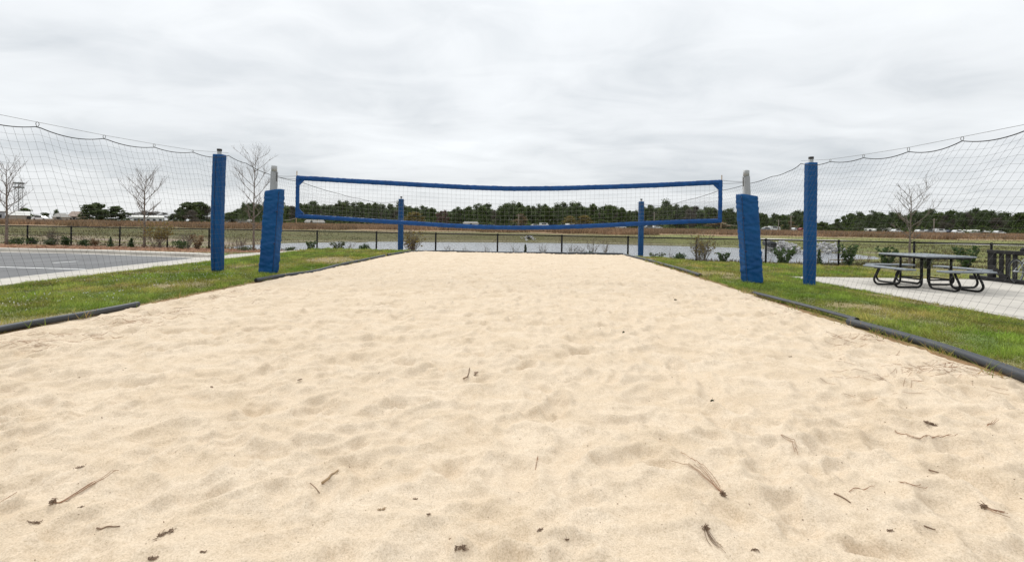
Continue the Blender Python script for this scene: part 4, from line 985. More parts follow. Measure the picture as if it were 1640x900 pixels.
def wild(name, m, n, xr, yr, hr, w, label, fn=None, lean=0.25):
    rg = RNG; Y = rg.uniform(0, 1, n)**1.25*(yr[1]-yr[0])+yr[0]; X = rg.uniform(-1, 1, n)*Y*1.22
    k = (X > xr[0]) & (X < xr[1])
    if fn is not None: k &= fn(X, Y, rg)
    X, Y = X[k], Y[k]; h = hr[0]+(hr[1]-hr[0])*rg.random(len(X)); h = h*(1+0.35*fbm(X/9, Y/5, 2))
    cl = 0.85+0.35*fbm(X/6, Y/3, 3)
    me = blade_mesh(name, np.stack([X, Y, H(X, Y)-0.02], 1), h, np.full(len(X), w)*(0.6+0.8*rg.random(len(X))), rg, cl*(0.75+0.5*rg.random(len(X))), lean)
    tag(link(name, me, MT[m]), label, 'grass', kind='stuff')
wild('rust_grass', 'sedge', 130000, (-300, 300), (82, 165), (0.55, 1.05), 0.20, 'rust brown tall dry grass covering the rise beyond the pond', lambda X, Y, rg: (Y > 84+5*fbm(X/14, Y/9, 2)) & ((X > -0.55*Y) | (Y < 118)))
wild('bank_grass', 'sedge_green', 150000, (-120, 120), (24, 84), (0.08, 0.26), 0.055, 'rough olive grass on the pond banks', lambda X, Y, rg: (np.sqrt(((X-4)/31.0)**2+((Y-50.5)/17.5)**2) > 1.13+0.03*rg.random(len(X))) & (Y-Yf(X) > 0.4) & (rg.random(len(X)) < (0.45+0.9*fbm(X/7, Y/4, 3))*np.where((X < -12) & (Y < 54), 0.45, 1)) & ~((X > 34) & (np.abs(Y-np.interp(X, [40, 55, 70, 86, 120], [77, 75.5, 72, 69, 66])+1.8) < 3.4)))
wild('pond_reeds', 'tan', 26000, (-60, 60), (30, 80), (0.25, 0.75), 0.05, 'tan reeds and dead stalks along the edge of the pond', lambda X, Y, rg: (np.abs(np.sqrt(((X-4)/31.0)**2+((Y-50.5)/17.5)**2)-1.10) < 0.03+0.03*rg.random(len(X))) & (fbm(X/3, Y/2, 3) > 0.0))
wild('fence_weeds', 'tan', 16000, (-40, 30), (19, 32), (0.06, 0.32), 0.03, 'dry weeds growing along the foot of the fence', lambda X, Y, rg: (np.abs(Y-Yf(X)-0.1) < 0.7+0.2*rg.normal(size=len(X))) & (rg.random(len(X)) < 0.5+0.9*fbm(X/1.5, Y/1.5, 2)))
def pinestraw():
    rg = RNG; X = rg.uniform(-30, -4.6, 24000); Y = rg.uniform(18.5, 30, 24000); n1 = fbm(X/2.2, Y/2.2, 4); d = Y-Yf(X)
    edge = np.where(X < -12, 20.1, 21.3); k = (Y > edge+0.4*n1) & (d < 0.5); X, Y = X[k], Y[k]; n = len(X); a = rg.random(n)*6.28; l = rg.uniform(0.06, 0.2, n)
    B = np.stack([X, Y, H(X, Y)+0.005+0.03*rg.random(n)], 1); D = np.stack([np.cos(a), np.sin(a), 0.15*rg.normal(size=n)], 1)*l[:, None]; Nn = np.stack([-np.sin(a), np.cos(a), 0.3+0*a], 1)*0.012
    V = np.stack([B-D-Nn, B-D+Nn, B+D], 1).reshape(-1, 3); me = mesh_np('pine_straw_mulch', V, np.arange(3*n).reshape(n, 3))
    tag(link('pine_straw_mulch', me, MT['straw']), 'reddish pine straw mulch strip in front of the left fence', 'mulch', kind='stuff')
pinestraw()

# ------------------------------------------------------------------ distant trees
PROTO = {}
def proto_tree(kind, seed, low=None):
    rg = np.random.default_rng(seed); H0 = 14.0
    if kind == 'pine': nclump = 40; lo = 0.20 if low is None else low
    else: nclump = 30; lo = 0.12
    zc = lo+(0.98-lo)*rg.random(nclump)**0.8; an = rg.random(nclump)*6.28
    if kind == 'pine': rad = (0.05+0.17*np.sqrt(np.clip(1.04-zc, 0, 1)))*H0*(0.35+0.65*rg.random(nclump))*(0.75+0.25*(zc < 0.9))
    else: rad = 0.24*H0*np.sin(np.pi*np.clip((zc-lo)/(1.02-lo)*0.9+0.1, 0, 1))*(0.3+0.7*rg.random(nclump))
    cc = np.stack([np.cos(an)*rad, np.sin(an)*rad, zc*H0], 1); cr = (0.085 if kind == 'pine' else 0.095)*H0*(0.7+0.7*rg.random(nclump)); n = 1500 if low is None else 2600; cl = rg.integers(0, nclump, n)
    p = rg.normal(size=(n, 3)); p /= np.linalg.norm(p, axis=1, keepdims=True); p *= rg.random((n, 1))**0.45; p[:, 2] *= 0.78 if low is None else 1.0
    C = cc[cl]+p*cr[cl][:, None]
    sz = {'pine': 0.36, 'leafy': 0.36, 'bare': 0.33}[kind]; asp = {'pine': 0.5, 'leafy': 0.6, 'bare': 0.09}[kind]
    crown = leaf_mesh('crown_'+kind, C, sz*(2.2 if kind == 'bare' else 1.0 if low is None else 1.25), asp, rg, (0.70+0.65*rg.random(nclump))[cl]*(0.85+0.3*rg.random(n)))
    mb = MB(); tpts = [np.array([0.12*math.sin(f*4+seed), 0.1*math.cos(f*3), H0*0.95*f]) for f in np.linspace(0, 1, 6)]; mb.tube(tpts, np.linspace(0.19, 0.05, 6), 5, cap=False)
    for i in range(0, nclump, 2):
        f = max(zc[i]-0.09, 0.1); mb.tube([np.array([0.1*math.sin(f*4+seed), 0.1*math.cos(f*3), H0*f]), cc[i]], [0.07, 0.03], 3, cap=False)
    me = bpy.data.meshes.new('trunk_'+kind); me.from_pydata(np.concatenate(mb.v).tolist(), [], mb.f); me.update()
    return crown, me
PROTO['bush'] = [proto_tree('pine', 90+i, 0.06) for i in range(3)]
for kind, ns in (('pine', 5), ('leafy', 3), ('bare', 3)): PROTO[kind] = [proto_tree(kind, 40+i+len(kind)*10) for i in range(ns)]
def tree(xpx, top_px, Y, kind, mtl, label, group, name='pine_tree', wide=1.0, base_z=None, seed=0, tint=None):
    a, b = ray(xpx, top_px); X = a*Y; z0 = h1(X, Y)-0.1; h = HC+b*Y-z0
    t = thing(name, (X, Y, z0), label, 'tree', group, rz=random.uniform(0, 6.28)); sc = h/14.0
    cm, tm = PROTO[kind][seed % len(PROTO[kind])]
    key = (cm.name, mtl)
    if key not in _cmesh: _cmesh[key] = cm.copy(); _cmesh[key].materials.clear(); _cmesh[key].materials.append(MT[mtl])
    if not tm.materials: tm.materials.append(MT['pinebark'])
    for nm, me in (('trunk', tm), ('crown', _cmesh[key])): o = link(nm, me, None, t); o.scale = (sc*wide, sc*wide, sc)
    return t
_cmesh = {}
PROF = np.array([(365, 336), (380, 332), (400, 327), (425, 325), (452, 323), (475, 328), (500, 322), (525, 327), (545, 319), (560, 325), (600, 326), (622, 328), (645, 323), (665, 331), (682, 331), (700, 334), (720, 333), (745, 331), (760, 329), (775, 322), (790, 331), (806, 329), (822, 324), (850, 328), (880, 327), (905, 326), (925, 325), (950, 329), (980, 331), (1000, 333), (1020, 334), (1042, 331), (1070, 321), (1090, 329), (1110, 325), (1135, 334), (1170, 335), (1200, 338), (1232, 344), (1252, 340), (1284, 335), (1304, 350), (1320, 357), (1345, 351), (1362, 342), (1400, 338), (1440, 341), (1480, 335), (1520, 339), (1560, 335), (1600, 341), (1640, 341), (1700, 340), (1800, 338)], float)
x = 372.0; i = 0
while x < 1720:
    Y = random.uniform(232, 285); top = np.interp(x, PROF[:, 0], PROF[:, 1])+random.choice([-1, 0, 1, 3, 5, 8]); q = random.random()
    if abs(x-708) < 14 or abs(x-1360) < 0: kd, mt_, lb, gp, nm = 'bare', 'redbud', 'reddish budding tree in the far wood beyond the pond', 'reddish trees in the far wood', 'budding_tree'
    elif q < 0.50: kd, mt_, lb, gp, nm = 'pine', 'pineA', 'dark pine in the far wood beyond the pond', 'dark pines in the far wood', 'pine_tree'
    elif q < 0.78: kd, mt_, lb, gp, nm = 'bush', 'pineB', 'mid green pine in the far wood beyond the pond', 'green pines in the far wood', 'pine_tree'
    elif q < 0.90: kd, mt_, lb, gp, nm = 'bare', 'greybare', 'leafless grey tree in the far wood beyond the pond', 'leafless trees in the far wood', 'leafless_tree'
    else: kd, mt_, lb, gp, nm = 'leafy', 'pale', 'fresh green leafy tree in the far wood beyond the pond', 'leafy trees in the far wood', 'leafy_tree'
    if kd in ('leafy', 'bare'): top += 5
    tree(x, top, Y, kd, mt_, lb, gp, nm, random.uniform(0.85, 1.25), seed=i); i += 1
    x += random.uniform(3.8, 6.2)
def far_wood():
    rg = RNG; n = 110000; xp = rg.uniform(360, 1760, n); Y = rg.uniform(285, 330, n); X = (xp-CX)/FPX*Y
    hor = CY+(xp-CX)*ROLL; top = np.interp(xp, PROF[:, 0], PROF[:, 1])+5+6*np.abs(fbm(X/4, Y/9, 2)); zt = HC+(hor-top)/FPX*Y
    z = zt*rg.random(n)**1.05; z = np.clip(z, 0.1, None)
    me = leaf_mesh('far_wood', np.stack([X, Y, z], 1), 0.75, 0.5, rg, 0.75+0.5*rg.random(n)+0.2*fbm(X/9, Y/9, 2))
    tag(link('far_wood', me, MT['pineA']), 'dense far pine wood closing the view beyond the field', 'wood', kind='stuff')
    n = 12000; xp = rg.uniform(380, 1760, n); Y = rg.uniform(205, 232, n); X = (xp-CX)/FPX*Y; g = fbm(X/7, Y/20, 3); k = g > 0.05; X, Y, g = X[k], Y[k], g[k]
    z = H(X, Y)+rg.random(len(X))*(1.2+5*g); tn = np.stack([1+0.5*fbm(X/11+9, Y/30, 2)]*3, 1)*(0.8+0.4*rg.random((len(X), 1)))
    tag(link('undergrowth', leaf_mesh('undergrowth', np.stack([X, Y, z], 1), 0.42, 0.5, rg, tn), MT['pale']), 'low brushy undergrowth at the foot of the far wood', 'undergrowth', kind='stuff')
far_wood()
# separate trees on the left and in front of the wood
for args in [
 (2, 338, 190, 'pine', 'pineA', 'dark tree top at the left edge above the metal buildings', 1.5), (20, 340, 190, 'pine', 'pineA', 'dark tree behind the blue grey metal building', 1.5), (40, 334, 185, 'pine', 'pineB', 'round dark tree just right of the lattice tower', 1.5),
 (57, 344, 170, 'leafy', 'pale', 'olive bushy tree right of the beige building', 1.8), (72, 341, 170, 'pine', 'pineA', 'dark green tree left of the hipped roof house', 1.6), (90, 335, 190, 'pine', 'pineA', 'narrow pine rising behind the hipped roof house', 1.0), (102, 343, 190, 'pine', 'pineB', 'low green tree behind the hipped roof house', 1.8),
 (144, 328, 130, 'pine', 'pineA', 'large dark pine standing right of the houses on the left', 1.5), (157, 326, 134, 'pine', 'pineA', 'tallest dark pine right of the houses on the left', 1.4), (166, 336, 132, 'pine', 'pineA', 'smaller dark pine leaning on the tallest left pine', 1.4),
 (186, 331, 136, 'pine', 'pineA', 'dark pine left of the fan shaped bare tree', 1.6), (200, 341, 138, 'pine', 'pineB', 'low spreading pine left of the fan shaped bare tree', 1.8),
 (230, 338, 260, 'bare', 'greybare', 'grey leafless far tree behind the fan shaped bare tree', 1.6), (216, 339, 270, 'bare', 'greybare', 'grey leafless far tree left of the fan shaped bare tree', 1.6), (246, 337, 265, 'bare', 'greybare', 'grey leafless far tree right of the fan shaped bare tree', 1.6), (262, 341, 270, 'bare', 'greybare', 'low grey leafless far tree above the orange leaved bush', 1.6),
 (278, 343, 150, 'pine', 'pineA', 'low dark pine at the left end of the clump by the near left pole', 1.7), (289, 335, 148, 'pine', 'pineA', 'dark pine second from left in the clump by the near left pole', 1.3), (298, 325, 146, 'pine', 'pineA', 'tallest pine in the clump by the near left pole', 1.2), (312, 325, 148, 'pine', 'pineB', 'broad pine right of the tallest in the clump by the near left pole', 1.4), (323, 325, 150, 'pine', 'pineA', 'pine close to the left of the near left pole', 1.3), (332, 331, 152, 'bare', 'greybare', 'leafless tree touching the left side of the near left pole', 1.3), (308, 338, 140, 'bare', 'greybare', 'leafless tree in front of the clump by the near left pole', 1.3),
 (390, 323, 150, 'pine', 'pineA', 'slim pine between the two near left pads', 0.7), (371, 341, 200, 'leafy', 'pale', 'pale green tree just right of the near left pole', 2.0), (665, 341, 190, 'leafy', 'yellow', 'yellow green tree in front of the wood right of the far left pole', 1.6), (835, 343, 200, 'bare', 'tan', 'tan leafless round tree before the middle of the wood', 1.4),
 (914, 347, 195, 'bare', 'yellow', 'orange tan tree before the wood right of the middle', 1.6), (935, 346, 195, 'leafy', 'yellow', 'yellow tan tree before the wood right of the middle', 1.4), (966, 352, 200, 'leafy', 'pale', 'low fresh green tree before the wood left of the far right pole', 2.2), (1147, 350, 190, 'leafy', 'tan', 'brownish low tree left of the leaning right pad', 1.8), (1257, 354, 195, 'pine', 'pineA', 'dark conical tree beside the red car', 1.3), (1264, 355, 200, 'bare', 'tan', 'pale brown tree between the red car and the wood', 1.8),
 (1342, 357, 185, 'leafy', 'shrub2', 'brownish round tree right of the near right pole', 1.3), (1376, 358, 185, 'leafy', 'shrub2', 'brownish round tree second right of the near right pole', 1.3), (1412, 361, 185, 'leafy', 'shrub2', 'brownish round tree left of the pale leafless tree', 1.3), (1318, 357, 190, 'leafy', 'pale', 'dull green tree touching the near right pole', 1.9), (1575, 362, 190, 'leafy', 'pale', 'fresh green tree before the wood on the far right', 1.6), (1606, 366, 190, 'pine', 'pineA', 'low dark bushes before the wood at the far right', 2.6)]:
    random.seed(int(args[0])); tree(args[0], args[1], args[2], 'bush' if args[3] == 'pine' and args[0] not in (90, 390) else args[3], args[4], args[5], None, {'pine': 'pine_tree', 'leafy': 'leafy_tree', 'bare': 'leafless_tree'}[args[3]], args[6]*(1.0 if args[0] in (90, 390) else {'pine': 1.3, 'leafy': 2.0, 'bare': 1.7}[args[3]]), seed=int(args[0]))

# ------------------------------------------------------------------ far buildings, cars, poles, tower
def building(x0, x1, base_px, eave_px, ridge_px, Y, wall, roof, label, depth=10, hip=0.0, wins=3, cat='building', name='building', door=True):
    A = P((x0+x1)/2, base_px, Y); zg = h1(A[0], Y)-0.3; az = math.atan2(A[0], Y); ze = P((x0+x1)/2, eave_px, Y)[2]; zr = P((x0+x1)/2, ridge_px, Y)[2]
    L = (x1-x0)/FPX*Y*math.cos(az); c = np.array([A[0]+depth/2*math.sin(az), Y+depth/2*math.cos(az), zg]); t = thing(name, c, label, cat, rz=-az); he, hr = ze-zg, zr-zg; hw, hd = L/2, depth/2
    MB().box([0, 0, he/2], [L, depth, he]).build('wall', MT[wall], t)
    o = 0.35; hx = hw+o; hy = hd+o; rx = hx*(1-hip)
    V = [[-hx, -hy, he-0.02], [hx, -hy, he-0.02], [hx, hy, he-0.02], [-hx, hy, he-0.02], [-rx, 0, hr], [rx, 0, hr]]
    MB().add(V, [[0, 1, 5, 4], [2, 3, 4, 5], [1, 2, 5], [3, 0, 4], [3, 2, 1, 0]]).build('roof', MT[roof], t)
    for k in range(wins):
        x = -hw+L*(k+0.5)/wins; w_ = min(1.2, L/wins*0.45); f = MB().box([x, -hd-0.02, he*0.55], [w_+0.16, 0.08, he*0.38]).build('window', MT['wallwhite'], t)
        MB().box([x, -hd-0.045, he*0.55], [w_, 0.08, he*0.32]).build('pane', MT['glass'], f)
    if door: MB().box([-hw+L*(0.5/max(wins, 1)+0.5/max(wins, 1)), -hd-0.015, 1.05], [0.95, 0.07, 2.1]).build('door', MT['capblack'], t)
    return t
building(-30, 8, 358, 338, 336, 140, 'wallgrey', 'roofmetal', 'blue grey metal building at the left edge', 16, 0, 2)
building(14, 46, 358, 345, 338, 150, 'wallbeige', 'roofmetal', 'beige metal building left of the lattice tower base', 14, 0, 0)
building(84, 112, 356, 348, 341.5, 155, 'wallbeige', 'roofgrey', 'house with a grey hipped roof on the left', 12, 0.55, 3, 'house', 'house')
building(109, 138, 356, 346.5, 338.5, 165, 'wallbeige', 'roofbrown', 'house with a brown hipped roof beside the grey roofed one', 13, 0.45, 3, 'house', 'house')
building(212, 262, 356, 348, 345, 215, 'wallwhite', 'roofmetal', 'long low white building behind the fan shaped bare tree', 12, 0, 5)
building(308, 338, 358, 350, 347, 205, 'wallwhite', 'roofgrey', 'low white building behind the clump of pines by the near left pole', 10, 0, 3)
building(362, 402, 360, 354, 351, 200, 'wallwhite', 'roofgrey', 'low pale building between the two near left pads', 10, 0, 4)
building(488, 520, 362, 356, 352, 205, 'wallwhite', 'roofgrey', 'small white building under the wood below the left end of the net', 10, 0.2, 3)
building(742, 766, 364, 358, 355, 205, 'wallwhite', 'roofgrey', 'small white building under the wood left of the middle', 9, 0.2, 2)
building(905, 920, 366, 361, 358, 205, 'wallwhite', 'roofmetal', 'tiny white building right of the middle under the wood', 8, 0.2, 2)
building(948, 976, 370, 364.5, 363, 200, 'wallwhite', 'roofmetal', 'long white trailer building left of the far right pole', 7, 0, 3)
building(1222, 1250, 373, 366, 363, 205, 'wallwhite', 'roofgrey', 'white building under the wood between the two right pads', 9, 0.2, 3)
building(1385, 1402, 376, 369, 366, 205, 'wallwhite', 'roofmetal', 'white building left of the pale leafless tree', 8, 0, 2)
building(1412, 1426, 376, 367, 365, 205, 'wallwhite', 'roofgrey', 'narrow white building just left of the pale leafless tree', 8, 0, 2)
building(1536, 1585, 377, 371, 368, 215, 'wallwhite', 'roofmetal', 'long white building under the wood at the right', 10, 0, 5)
def car(xpx, Y, m, label, rz=0.0, van=False):
    X = ray(xpx, 372)[0]*Y; z = h1(X, Y); t = thing('parked_car', (X, Y, z+0.45), label, 'car', 'cars parked beyond the field', rz)
    if van: prof = [(-2.3, 0.3), (2.3, 0.3), (2.3, 0.9), (1.7, 1.1), (1.2, 1.9), (-2.2, 2.0), (-2.3, 1.6)]
    else: prof = [(-2.2, 0.3), (2.2, 0.3), (2.25, 0.7), (1.2, 0.95), (0.5, 1.42), (-1.2, 1.45), (-1.9, 1.0), (-2.25, 0.9)]
    n = len(prof); V = [[x_, -0.85, z_] for x_, z_ in prof]+[[x_, 0.85, z_] for x_, z_ in prof]
    MB().add(V, [list(range(n)), list(range(n, 2*n))[::-1]]+[[k, k+n, (k+1) % n+n, (k+1) % n][::-1] for k in range(n)]).build('body', MT[m], t)
    zt = 1.8 if van else 1.36; zb = 1.25 if van else 0.98
    for sy in (-0.87, 0.87): MB().box([-0.3, sy, (zt+zb)/2], [1.9, 0.02, zt-zb]).build('window', MT['glass'], t)
    for wx in (-1.35, 1.35):
        for sy in (-0.78, 0.78): MB().tube([[wx, sy-0.1, 0.32], [wx, sy+0.1, 0.32]], 0.32, 12).build('wheel', MT['rubber'], t)
for a_ in [(1287, 192, 'carred', 'dark red car parked under the wood between the right pads', 0.1), (1275, 194, 'carwhite', 'white car parked left of the dark red car', 0.2), (1297, 188, 'carwhite', 'white car partly behind the near right pole', 3.0),
  (1240, 196, 'carwhite', 'white van parked near the leaning right pad', 0.1, True), (1228, 196, 'cargrey', 'grey car parked beside the leaning right pad', 0.1), (1436, 190, 'carwhite', 'white car parked just left of the pale leafless tree', 0.2), (1474, 190, 'carwhite', 'first white car parked right of the pale leafless tree', 0.2), (1488, 190, 'cargrey', 'grey car parked right of the pale leafless tree', 0.1),
  (1505, 190, 'carwhite', 'white van parked right of the utility pole on the right', 0.1, True), (1522, 190, 'carblue', 'dark blue car among white ones on the right', 0.1), (1534, 188, 'carwhite', 'white car right of the dark blue one', 0.1), (1600, 188, 'carwhite', 'white car at the far right beyond the field', 0.1), (1040, 196, 'cargrey', 'grey car just right of the far right pole', 0.1), (1052, 196, 'carwhite', 'white car second right of the far right pole', 0.2), (994, 196, 'carwhite', 'white car just left of the far right pole', 0.1), (66, 145, 'carwhite', 'white car parked by the olive tree on the left', 0.1), (858, 200, 'carwhite', 'white car under the middle of the wood', 0.1), (872, 200, 'carwhite', 'white van under the wood right of the middle', 0.0, True)]: car(*a_)
def upole(xpx, top, Y, label):
    a, b = ray(xpx, top); X = a*Y; z0 = h1(X, Y)-0.3; h = HC+b*Y-z0; t = thing('utility_pole', (X, Y, z0), label, 'utility pole', 'utility poles beyond the field')
    MB().tube([[0, 0, 0], [0, 0, h]], [0.20, 0.13], 8).build('pole', MT['polewood'], t, True); MB().box([0, -0.17, h-0.6], [2.2, 0.12, 0.14]).build('cross_arm', MT['polewood'], t)
    for q in (-0.95, 0, 0.95): MB().tube([[q, -0.17, h-0.53], [q, -0.17, h-0.33]], 0.06, 6).build('insulator', MT['sleeve'], t)
upole(831, 343, 195, 'utility pole before the middle of the wood'); upole(1247, 352, 195, 'utility pole just right of the leaning right pad'); upole(1267, 345, 185, 'pale utility pole left of the near right pole'); upole(1496, 350, 185, 'utility pole right of the pale leafless tree'); upole(1048, 340, 195, 'utility pole right of the far right pole')
def tower():
    Y = 300; a, b = ray(30, 293); X = a*Y; h = HC+b*Y+1; t = thing('lattice_tower', (X, Y, -0.5), 'far steel lattice tower on the left skyline', 'tower')
    m = MB(); n = 12
    def cn(k, f): w_ = 1.7*(1-0.35*f); return np.array([(w_ if k in (0, 3) else -w_), (w_ if k < 2 else -w_), h*f])
    for k in range(4):
        MB().tube([cn(k, 0), cn(k, 1)], 0.13, 5).build('leg', MT['steel'], t)
        for i in range(n): m.tube([cn(k, i/n), cn((k+1) % 4, (i+1)/n)], 0.06, 4, cap=False); m.tube([cn((k+1) % 4, i/n), cn(k, (i+1)/n)], 0.06, 4, cap=False)
    m.build('bracing', MT['steel'], t)
    for zz in (0.97, 0.86): MB().box([0, 0, h*zz], [3.8, 3.8, 1.0]).build('antenna_ring', MT['steel'], t)
tower()

# ------------------------------------------------------------------ litter on the sand
def on_sand(x, y): 
    g = G(x, y, 0.0)
    for _ in range(6): g = G(x, y, sand_z(g[0], g[1]))
    return g
def needle_bundle(px, label, m='straw', r=0.0018, spread=0.012, n=5, seed=0, head=None):
    r = 0.0011
    rg = np.random.default_rng(seed); pts = smooth_path([on_sand(*p) for p in px], 6)
    for p in pts: p[2] = max(p[2], sand_z(p[0], p[1])+0.001)
    org = pts[0]; mb = MB(org); t = thing('pine_needles', org, label, 'pine needles', 'pine needles on the sand')
    for k in range(n):
        o1 = rg.normal(size=3)*spread; o1[2] = abs(o1[2])*0.5+0.004; fr = rg.uniform(0.7, 1.0); q = pts[:max(3, int(len(pts)*fr))]
        mb.tube(q+np.linspace(0.2, 1, len(q))[:, None]*o1, r, 4)
    mb.build('needles', MT[m], t)
    if head:
        hb = MB(org)
        for k in range(26): d = rg.normal(size=3); d[2] = abs(d[2]); d /= np.linalg.norm(d); hb.tube([org+rg.normal(size=3)*0.008, org+d*rg.uniform(.006, .018)+[0, 0, 0.003]], 0.0014, 3)
        hb.build('sheath', MT['darkdeb'], t)
def tuft(x, y, wpx, label, m='darkdeb', seed=0, n=30, name='debris_clump', cat='debris', ang=0.0):
    rg = np.random.default_rng(seed); g = on_sand(x, y); w_ = 0.6*wpx*g[1]/FPX; mb = MB(g)
    for k in range(n):
        f = rg.uniform(-0.4, 0.4); wpx = wpx; c = g+np.array([math.cos(ang)*f*w_, math.sin(ang)*f*w_, 0])+rg.normal(size=3)*w_*0.10; c[2] = sand_z(c[0], c[1])+0.002; d = rg.normal(size=3); d[2] = abs(d[2])*0.8+0.1; d /= np.linalg.norm(d)
        mb.tube([c, c+d*np.array([1, 1, 0.45])*w_*rg.uniform(.12, .34)], 0.0013, 3)
    o = mb.build(name, MT[m]); o.location = g; tag(o, label, cat, 'dry debris on the sand')
def leaf(x, y, wpx, label, seed, m='darkdeb'):
    rg = np.random.default_rng(seed); g = on_sand(x, y); L = wpx*g[1]/FPX; a = rg.uniform(0, 3.1); V = []; F = []; n = 7
    for i in range(n):
        f = i/(n-1); w_ = L*0.28*math.sin(math.pi*min(max(f, .04), .97))**0.8
        for s_ in (-1, 0, 1): u, v = (f-0.5)*L, s_*w_; V.append([u*math.cos(a)-v*math.sin(a), u*math.sin(a)+v*math.cos(a), 0.006+abs(s_)*w_*0.5+0.25*L*f*f])
    for i in range(n-1):
        for k in range(2): F.append([3*i+k, 3*i+k+1, 3*i+k+4, 3*i+k+3])
    V2 = [[p[0], p[1], p[2]-0.002] for p in V]; nV = len(V); F2 = [[j+nV for j in f[::-1]] for f in F]
    o = MB().add(V+V2, F+F2).build('dry_leaf', MT[m], None, True); o.location = g; tag(o, label, 'leaf', 'dry leaves on the sand')
def stick(px, r, label, m='darkdeb', name='twig'):
    pts = [on_sand(*p)+[0, 0, r*0.7] for p in px]; sp = smooth_path(pts, 6)
    for p in sp: p[2] = max(p[2], sand_z(p[0], p[1])+r*0.6)
    o = MB(sp[0]).tube(sp, np.linspace(r, r*0.6, len(sp)), 6).build(name, MT[m], None, True); o.location = sp[0]; tag(o, label, 'twig', 'twigs on the sand')
needle_bundle([(85, 813), (100, 804), (120, 793), (150, 775), (190, 758)], 'long reddish pine needle bundle on the sand at lower left', seed=1, head=True, n=6)
needle_bundle([(1158, 808), (1150, 785), (1125, 763), (1095, 744), (1060, 735)], 'curved pine needle bundle with a dark sheath at lower right of centre', seed=2, head=True, n=4)
needle_bundle([(1156, 806), (1148, 780), (1130, 755), (1105, 735), (1088, 729)], 'second curved pine needle bundle beside the one with the dark sheath', seed=3, n=3)
needle_bundle([(1434, 692), (1465, 702), (1500, 706), (1530, 712), (1556, 716)], 'long thin reddish stalk below the brown tuft on the right', seed=4, n=3)
needle_bundle([(1576, 813), (1600, 822), (1626, 829)], 'short reddish needles at the lower right edge', seed=5, n=4, head=True)
needle_bundle([(1251, 703), (1272, 716), (1280, 735)], 'dark bent needles left of the brown tuft on the right', seed=6, n=3)
needle_bundle([(858, 752), (861, 738), (863, 730)], 'short needle stub at lower centre', seed=7, n=2)
needle_bundle([(1582, 688), (1592, 680), (1602, 672)], 'small reddish needles right of the brown tuft', seed=8, n=3)
needle_bundle([(1440, 772), (1465, 780), (1480, 783)], 'looped thin needles below the brown tuft on the right', seed=9, n=2)
needle_bundle([(1360, 788), (1385, 786), (1405, 780)], 'thin needles between two sticks at lower right', seed=10, n=2)
needle_bundle([(0, 805), (15, 798), (30, 790)], 'faint needles at the lower left edge', seed=11, n=2)
needle_bundle([(1130, 848), (1140, 868), (1160, 890)], 'dark frayed needle bundle at the bottom right of centre', 'darkdeb', seed=12, n=6, head=True)
tuft(1490, 688, 30, 'bushy brown plant tuft lying on the sand at right', 'darkdeb', 1, 90, ang=-0.5)
tuft(125, 750, 26, 'dark brown debris clump on the sand at left', 'darkdeb', 2, 30, ang=0.2)
tuft(55, 838, 30, 'dark debris clump at lower left', 'darkdeb', 3, 30, ang=0.1)
tuft(264, 855, 38, 'long dark brown debris clump at lower left of centre', 'darkdeb', 4, 50, ang=0.6)
tuft(245, 895, 24, 'dark debris clump at the bottom edge on the left', 'darkdeb', 5, 40)
tuft(325, 884, 14, 'small brown debris clump at the bottom left', 'darkdeb', 6, 24)
tuft(688, 826, 18, 'dark upright debris clump at lower centre', 'darkdeb', 7, 30, ang=1.4)
tuft(738, 877, 34, 'dark stringy debris at the bottom centre', 'darkdeb', 8, 50, ang=0.4)
tuft(1425, 850, 16, 'small dark debris clump at the lower right', 'darkdeb', 9, 26)
tuft(1210, 880, 22, 'dark thin debris right of the frayed needle bundle', 'darkdeb', 10, 26, ang=-0.5)
tuft(612, 816, 26, 'brown debris line left of the upright clump', 'drygrassdeb', 11, 26, ang=0.6)
tuft(665, 799, 14, 'brown debris scrap above the upright clump', 'darkdeb', 12, 18)
tuft(864, 850, 18, 'brown debris scrap at the bottom right of centre', 'darkdeb', 13, 24)
tuft(908, 866, 14, 'tiny dark debris scrap at the bottom right of centre', 'darkdeb', 14, 18)
tuft(130, 824, 12, 'small dark debris scrap below the long needle bundle', 'darkdeb', 15, 14)
tuft(1600, 605, 18, 'brown tuft against the near right pipe', 'darkdeb', 16, 34)
tuft(1265, 571, 10, 'small brown scrap mid way up the right of the sand', 'darkdeb', 17, 16)
tuft(1345, 573, 9, 'tiny dark scrap mid way up the right of the sand', 'darkdeb', 18, 12)
stick([(515, 775), (527, 766), (541, 754)], 0.006, 'thick tan stick on the sand left of centre', 'drygrassdeb')
stick([(497, 774), (506, 782), (512, 790)], 0.0025, 'short thin twig beside the thick tan stick')
stick([(155, 846), (172, 848), (192, 843)], 0.003, 'dark bent twig at the lower left')
stick([(1336, 791), (1348, 797), (1362, 806)], 0.004, 'dark stick at the lower right between needles')
stick([(1488, 753), (1495, 755), (1503, 757)], 0.004, 'short black stick right of the looped needles')
stick([(1480, 843), (1490, 846), (1498, 850)], 0.003, 'short thin twig at the far lower right')
stick([(742, 607), (748, 604), (752, 601)], 0.006, 'dark curved twig at the middle of the sand')
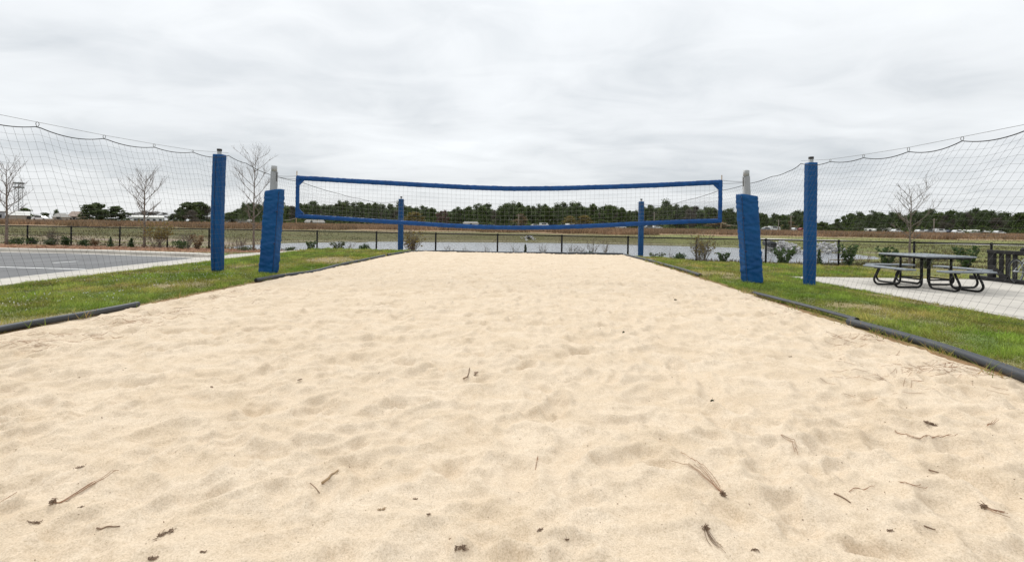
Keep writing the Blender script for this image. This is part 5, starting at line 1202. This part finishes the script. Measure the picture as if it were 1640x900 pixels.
leaf(605, 599, 9, 'dark brown curled leaf left of the middle of the sand', 1); leaf(761, 601, 13, 'purplish dry leaf at the middle of the sand', 2); leaf(480, 610, 8, 'small dark leaf on the left half of the sand', 3); leaf(345, 608, 10, 'brown leaf on the left part of the sand', 4); leaf(339, 622, 7, 'tiny dark leaf below another leaf on the left part of the sand', 5); leaf(125, 608, 8, 'small leaf far left on the sand', 6)
def edge_straw():
    rg = np.random.default_rng(5); mb = MB()
    spots = [(1380, 545, 60, 12), (1400, 540, 50, 10), (1540, 585, 60, 10), (1560, 590, 50, 10), (1300, 500, 50, 9), (1230, 480, 40, 8), (330, 480, 80, 10), (370, 467, 60, 8), (120, 540, 80, 14), (60, 555, 70, 14), (210, 515, 60, 10), (1500, 600, 120, 30), (1420, 600, 120, 30), (270, 500, 60, 8)]
    for (x, y, w_, h_) in spots:
        for k in range(34):
            px = x+rg.normal()*w_*0.6; py = y+rg.normal()*h_*0.5; g = G(px, py, 0.0); a_ = rg.uniform(-0.9, 0.9)+(0 if x > 800 else 0.5); L = rg.uniform(0.04, 0.13); n = 4; q = []
            for f in np.linspace(-1, 1, n): X, Y = g[0]+math.cos(a_)*L*f, g[1]+math.sin(a_)*L*f; q.append([X, Y, 0])
            s, t = to_st(np.array([p[0] for p in q]), np.array([p[1] for p in q]))
            if s.min() < SL or s.max() > SRR: continue
            z = sand_full(s, t)
            for p, zz in zip(q, z): p[2] = zz+0.003
            mb.tube(q, 0.0006+0.00012*g[1], 3)
    tag(mb.build('loose_straw', MT['straw']), 'loose pine straw strewn along the sand edges', 'straw', kind='stuff')
    # fine dark specks everywhere
    n = 1900; Y = 1.5*np.exp(rg.random(n)*math.log(10)); X = rg.uniform(-1.15, 1.15, n)*Y; s, t = to_st(X, Y); k = (s > SL+.05) & (s < SRR-.05) & (t < 18.5); s, t, X, Y = s[k], t[k], X[k], Y[k]
    C = np.stack([X, Y, sand_full(s, t)+0.003], 1)
    tag(link('sand_specks', leaf_mesh('sand_specks', C, 0.0022+0.0011*Y*rg.random(len(Y))**2, 0.45, rg), MT['darkdeb']), 'small dark specks of bark scattered on the sand', 'debris', kind='stuff')
edge_straw()
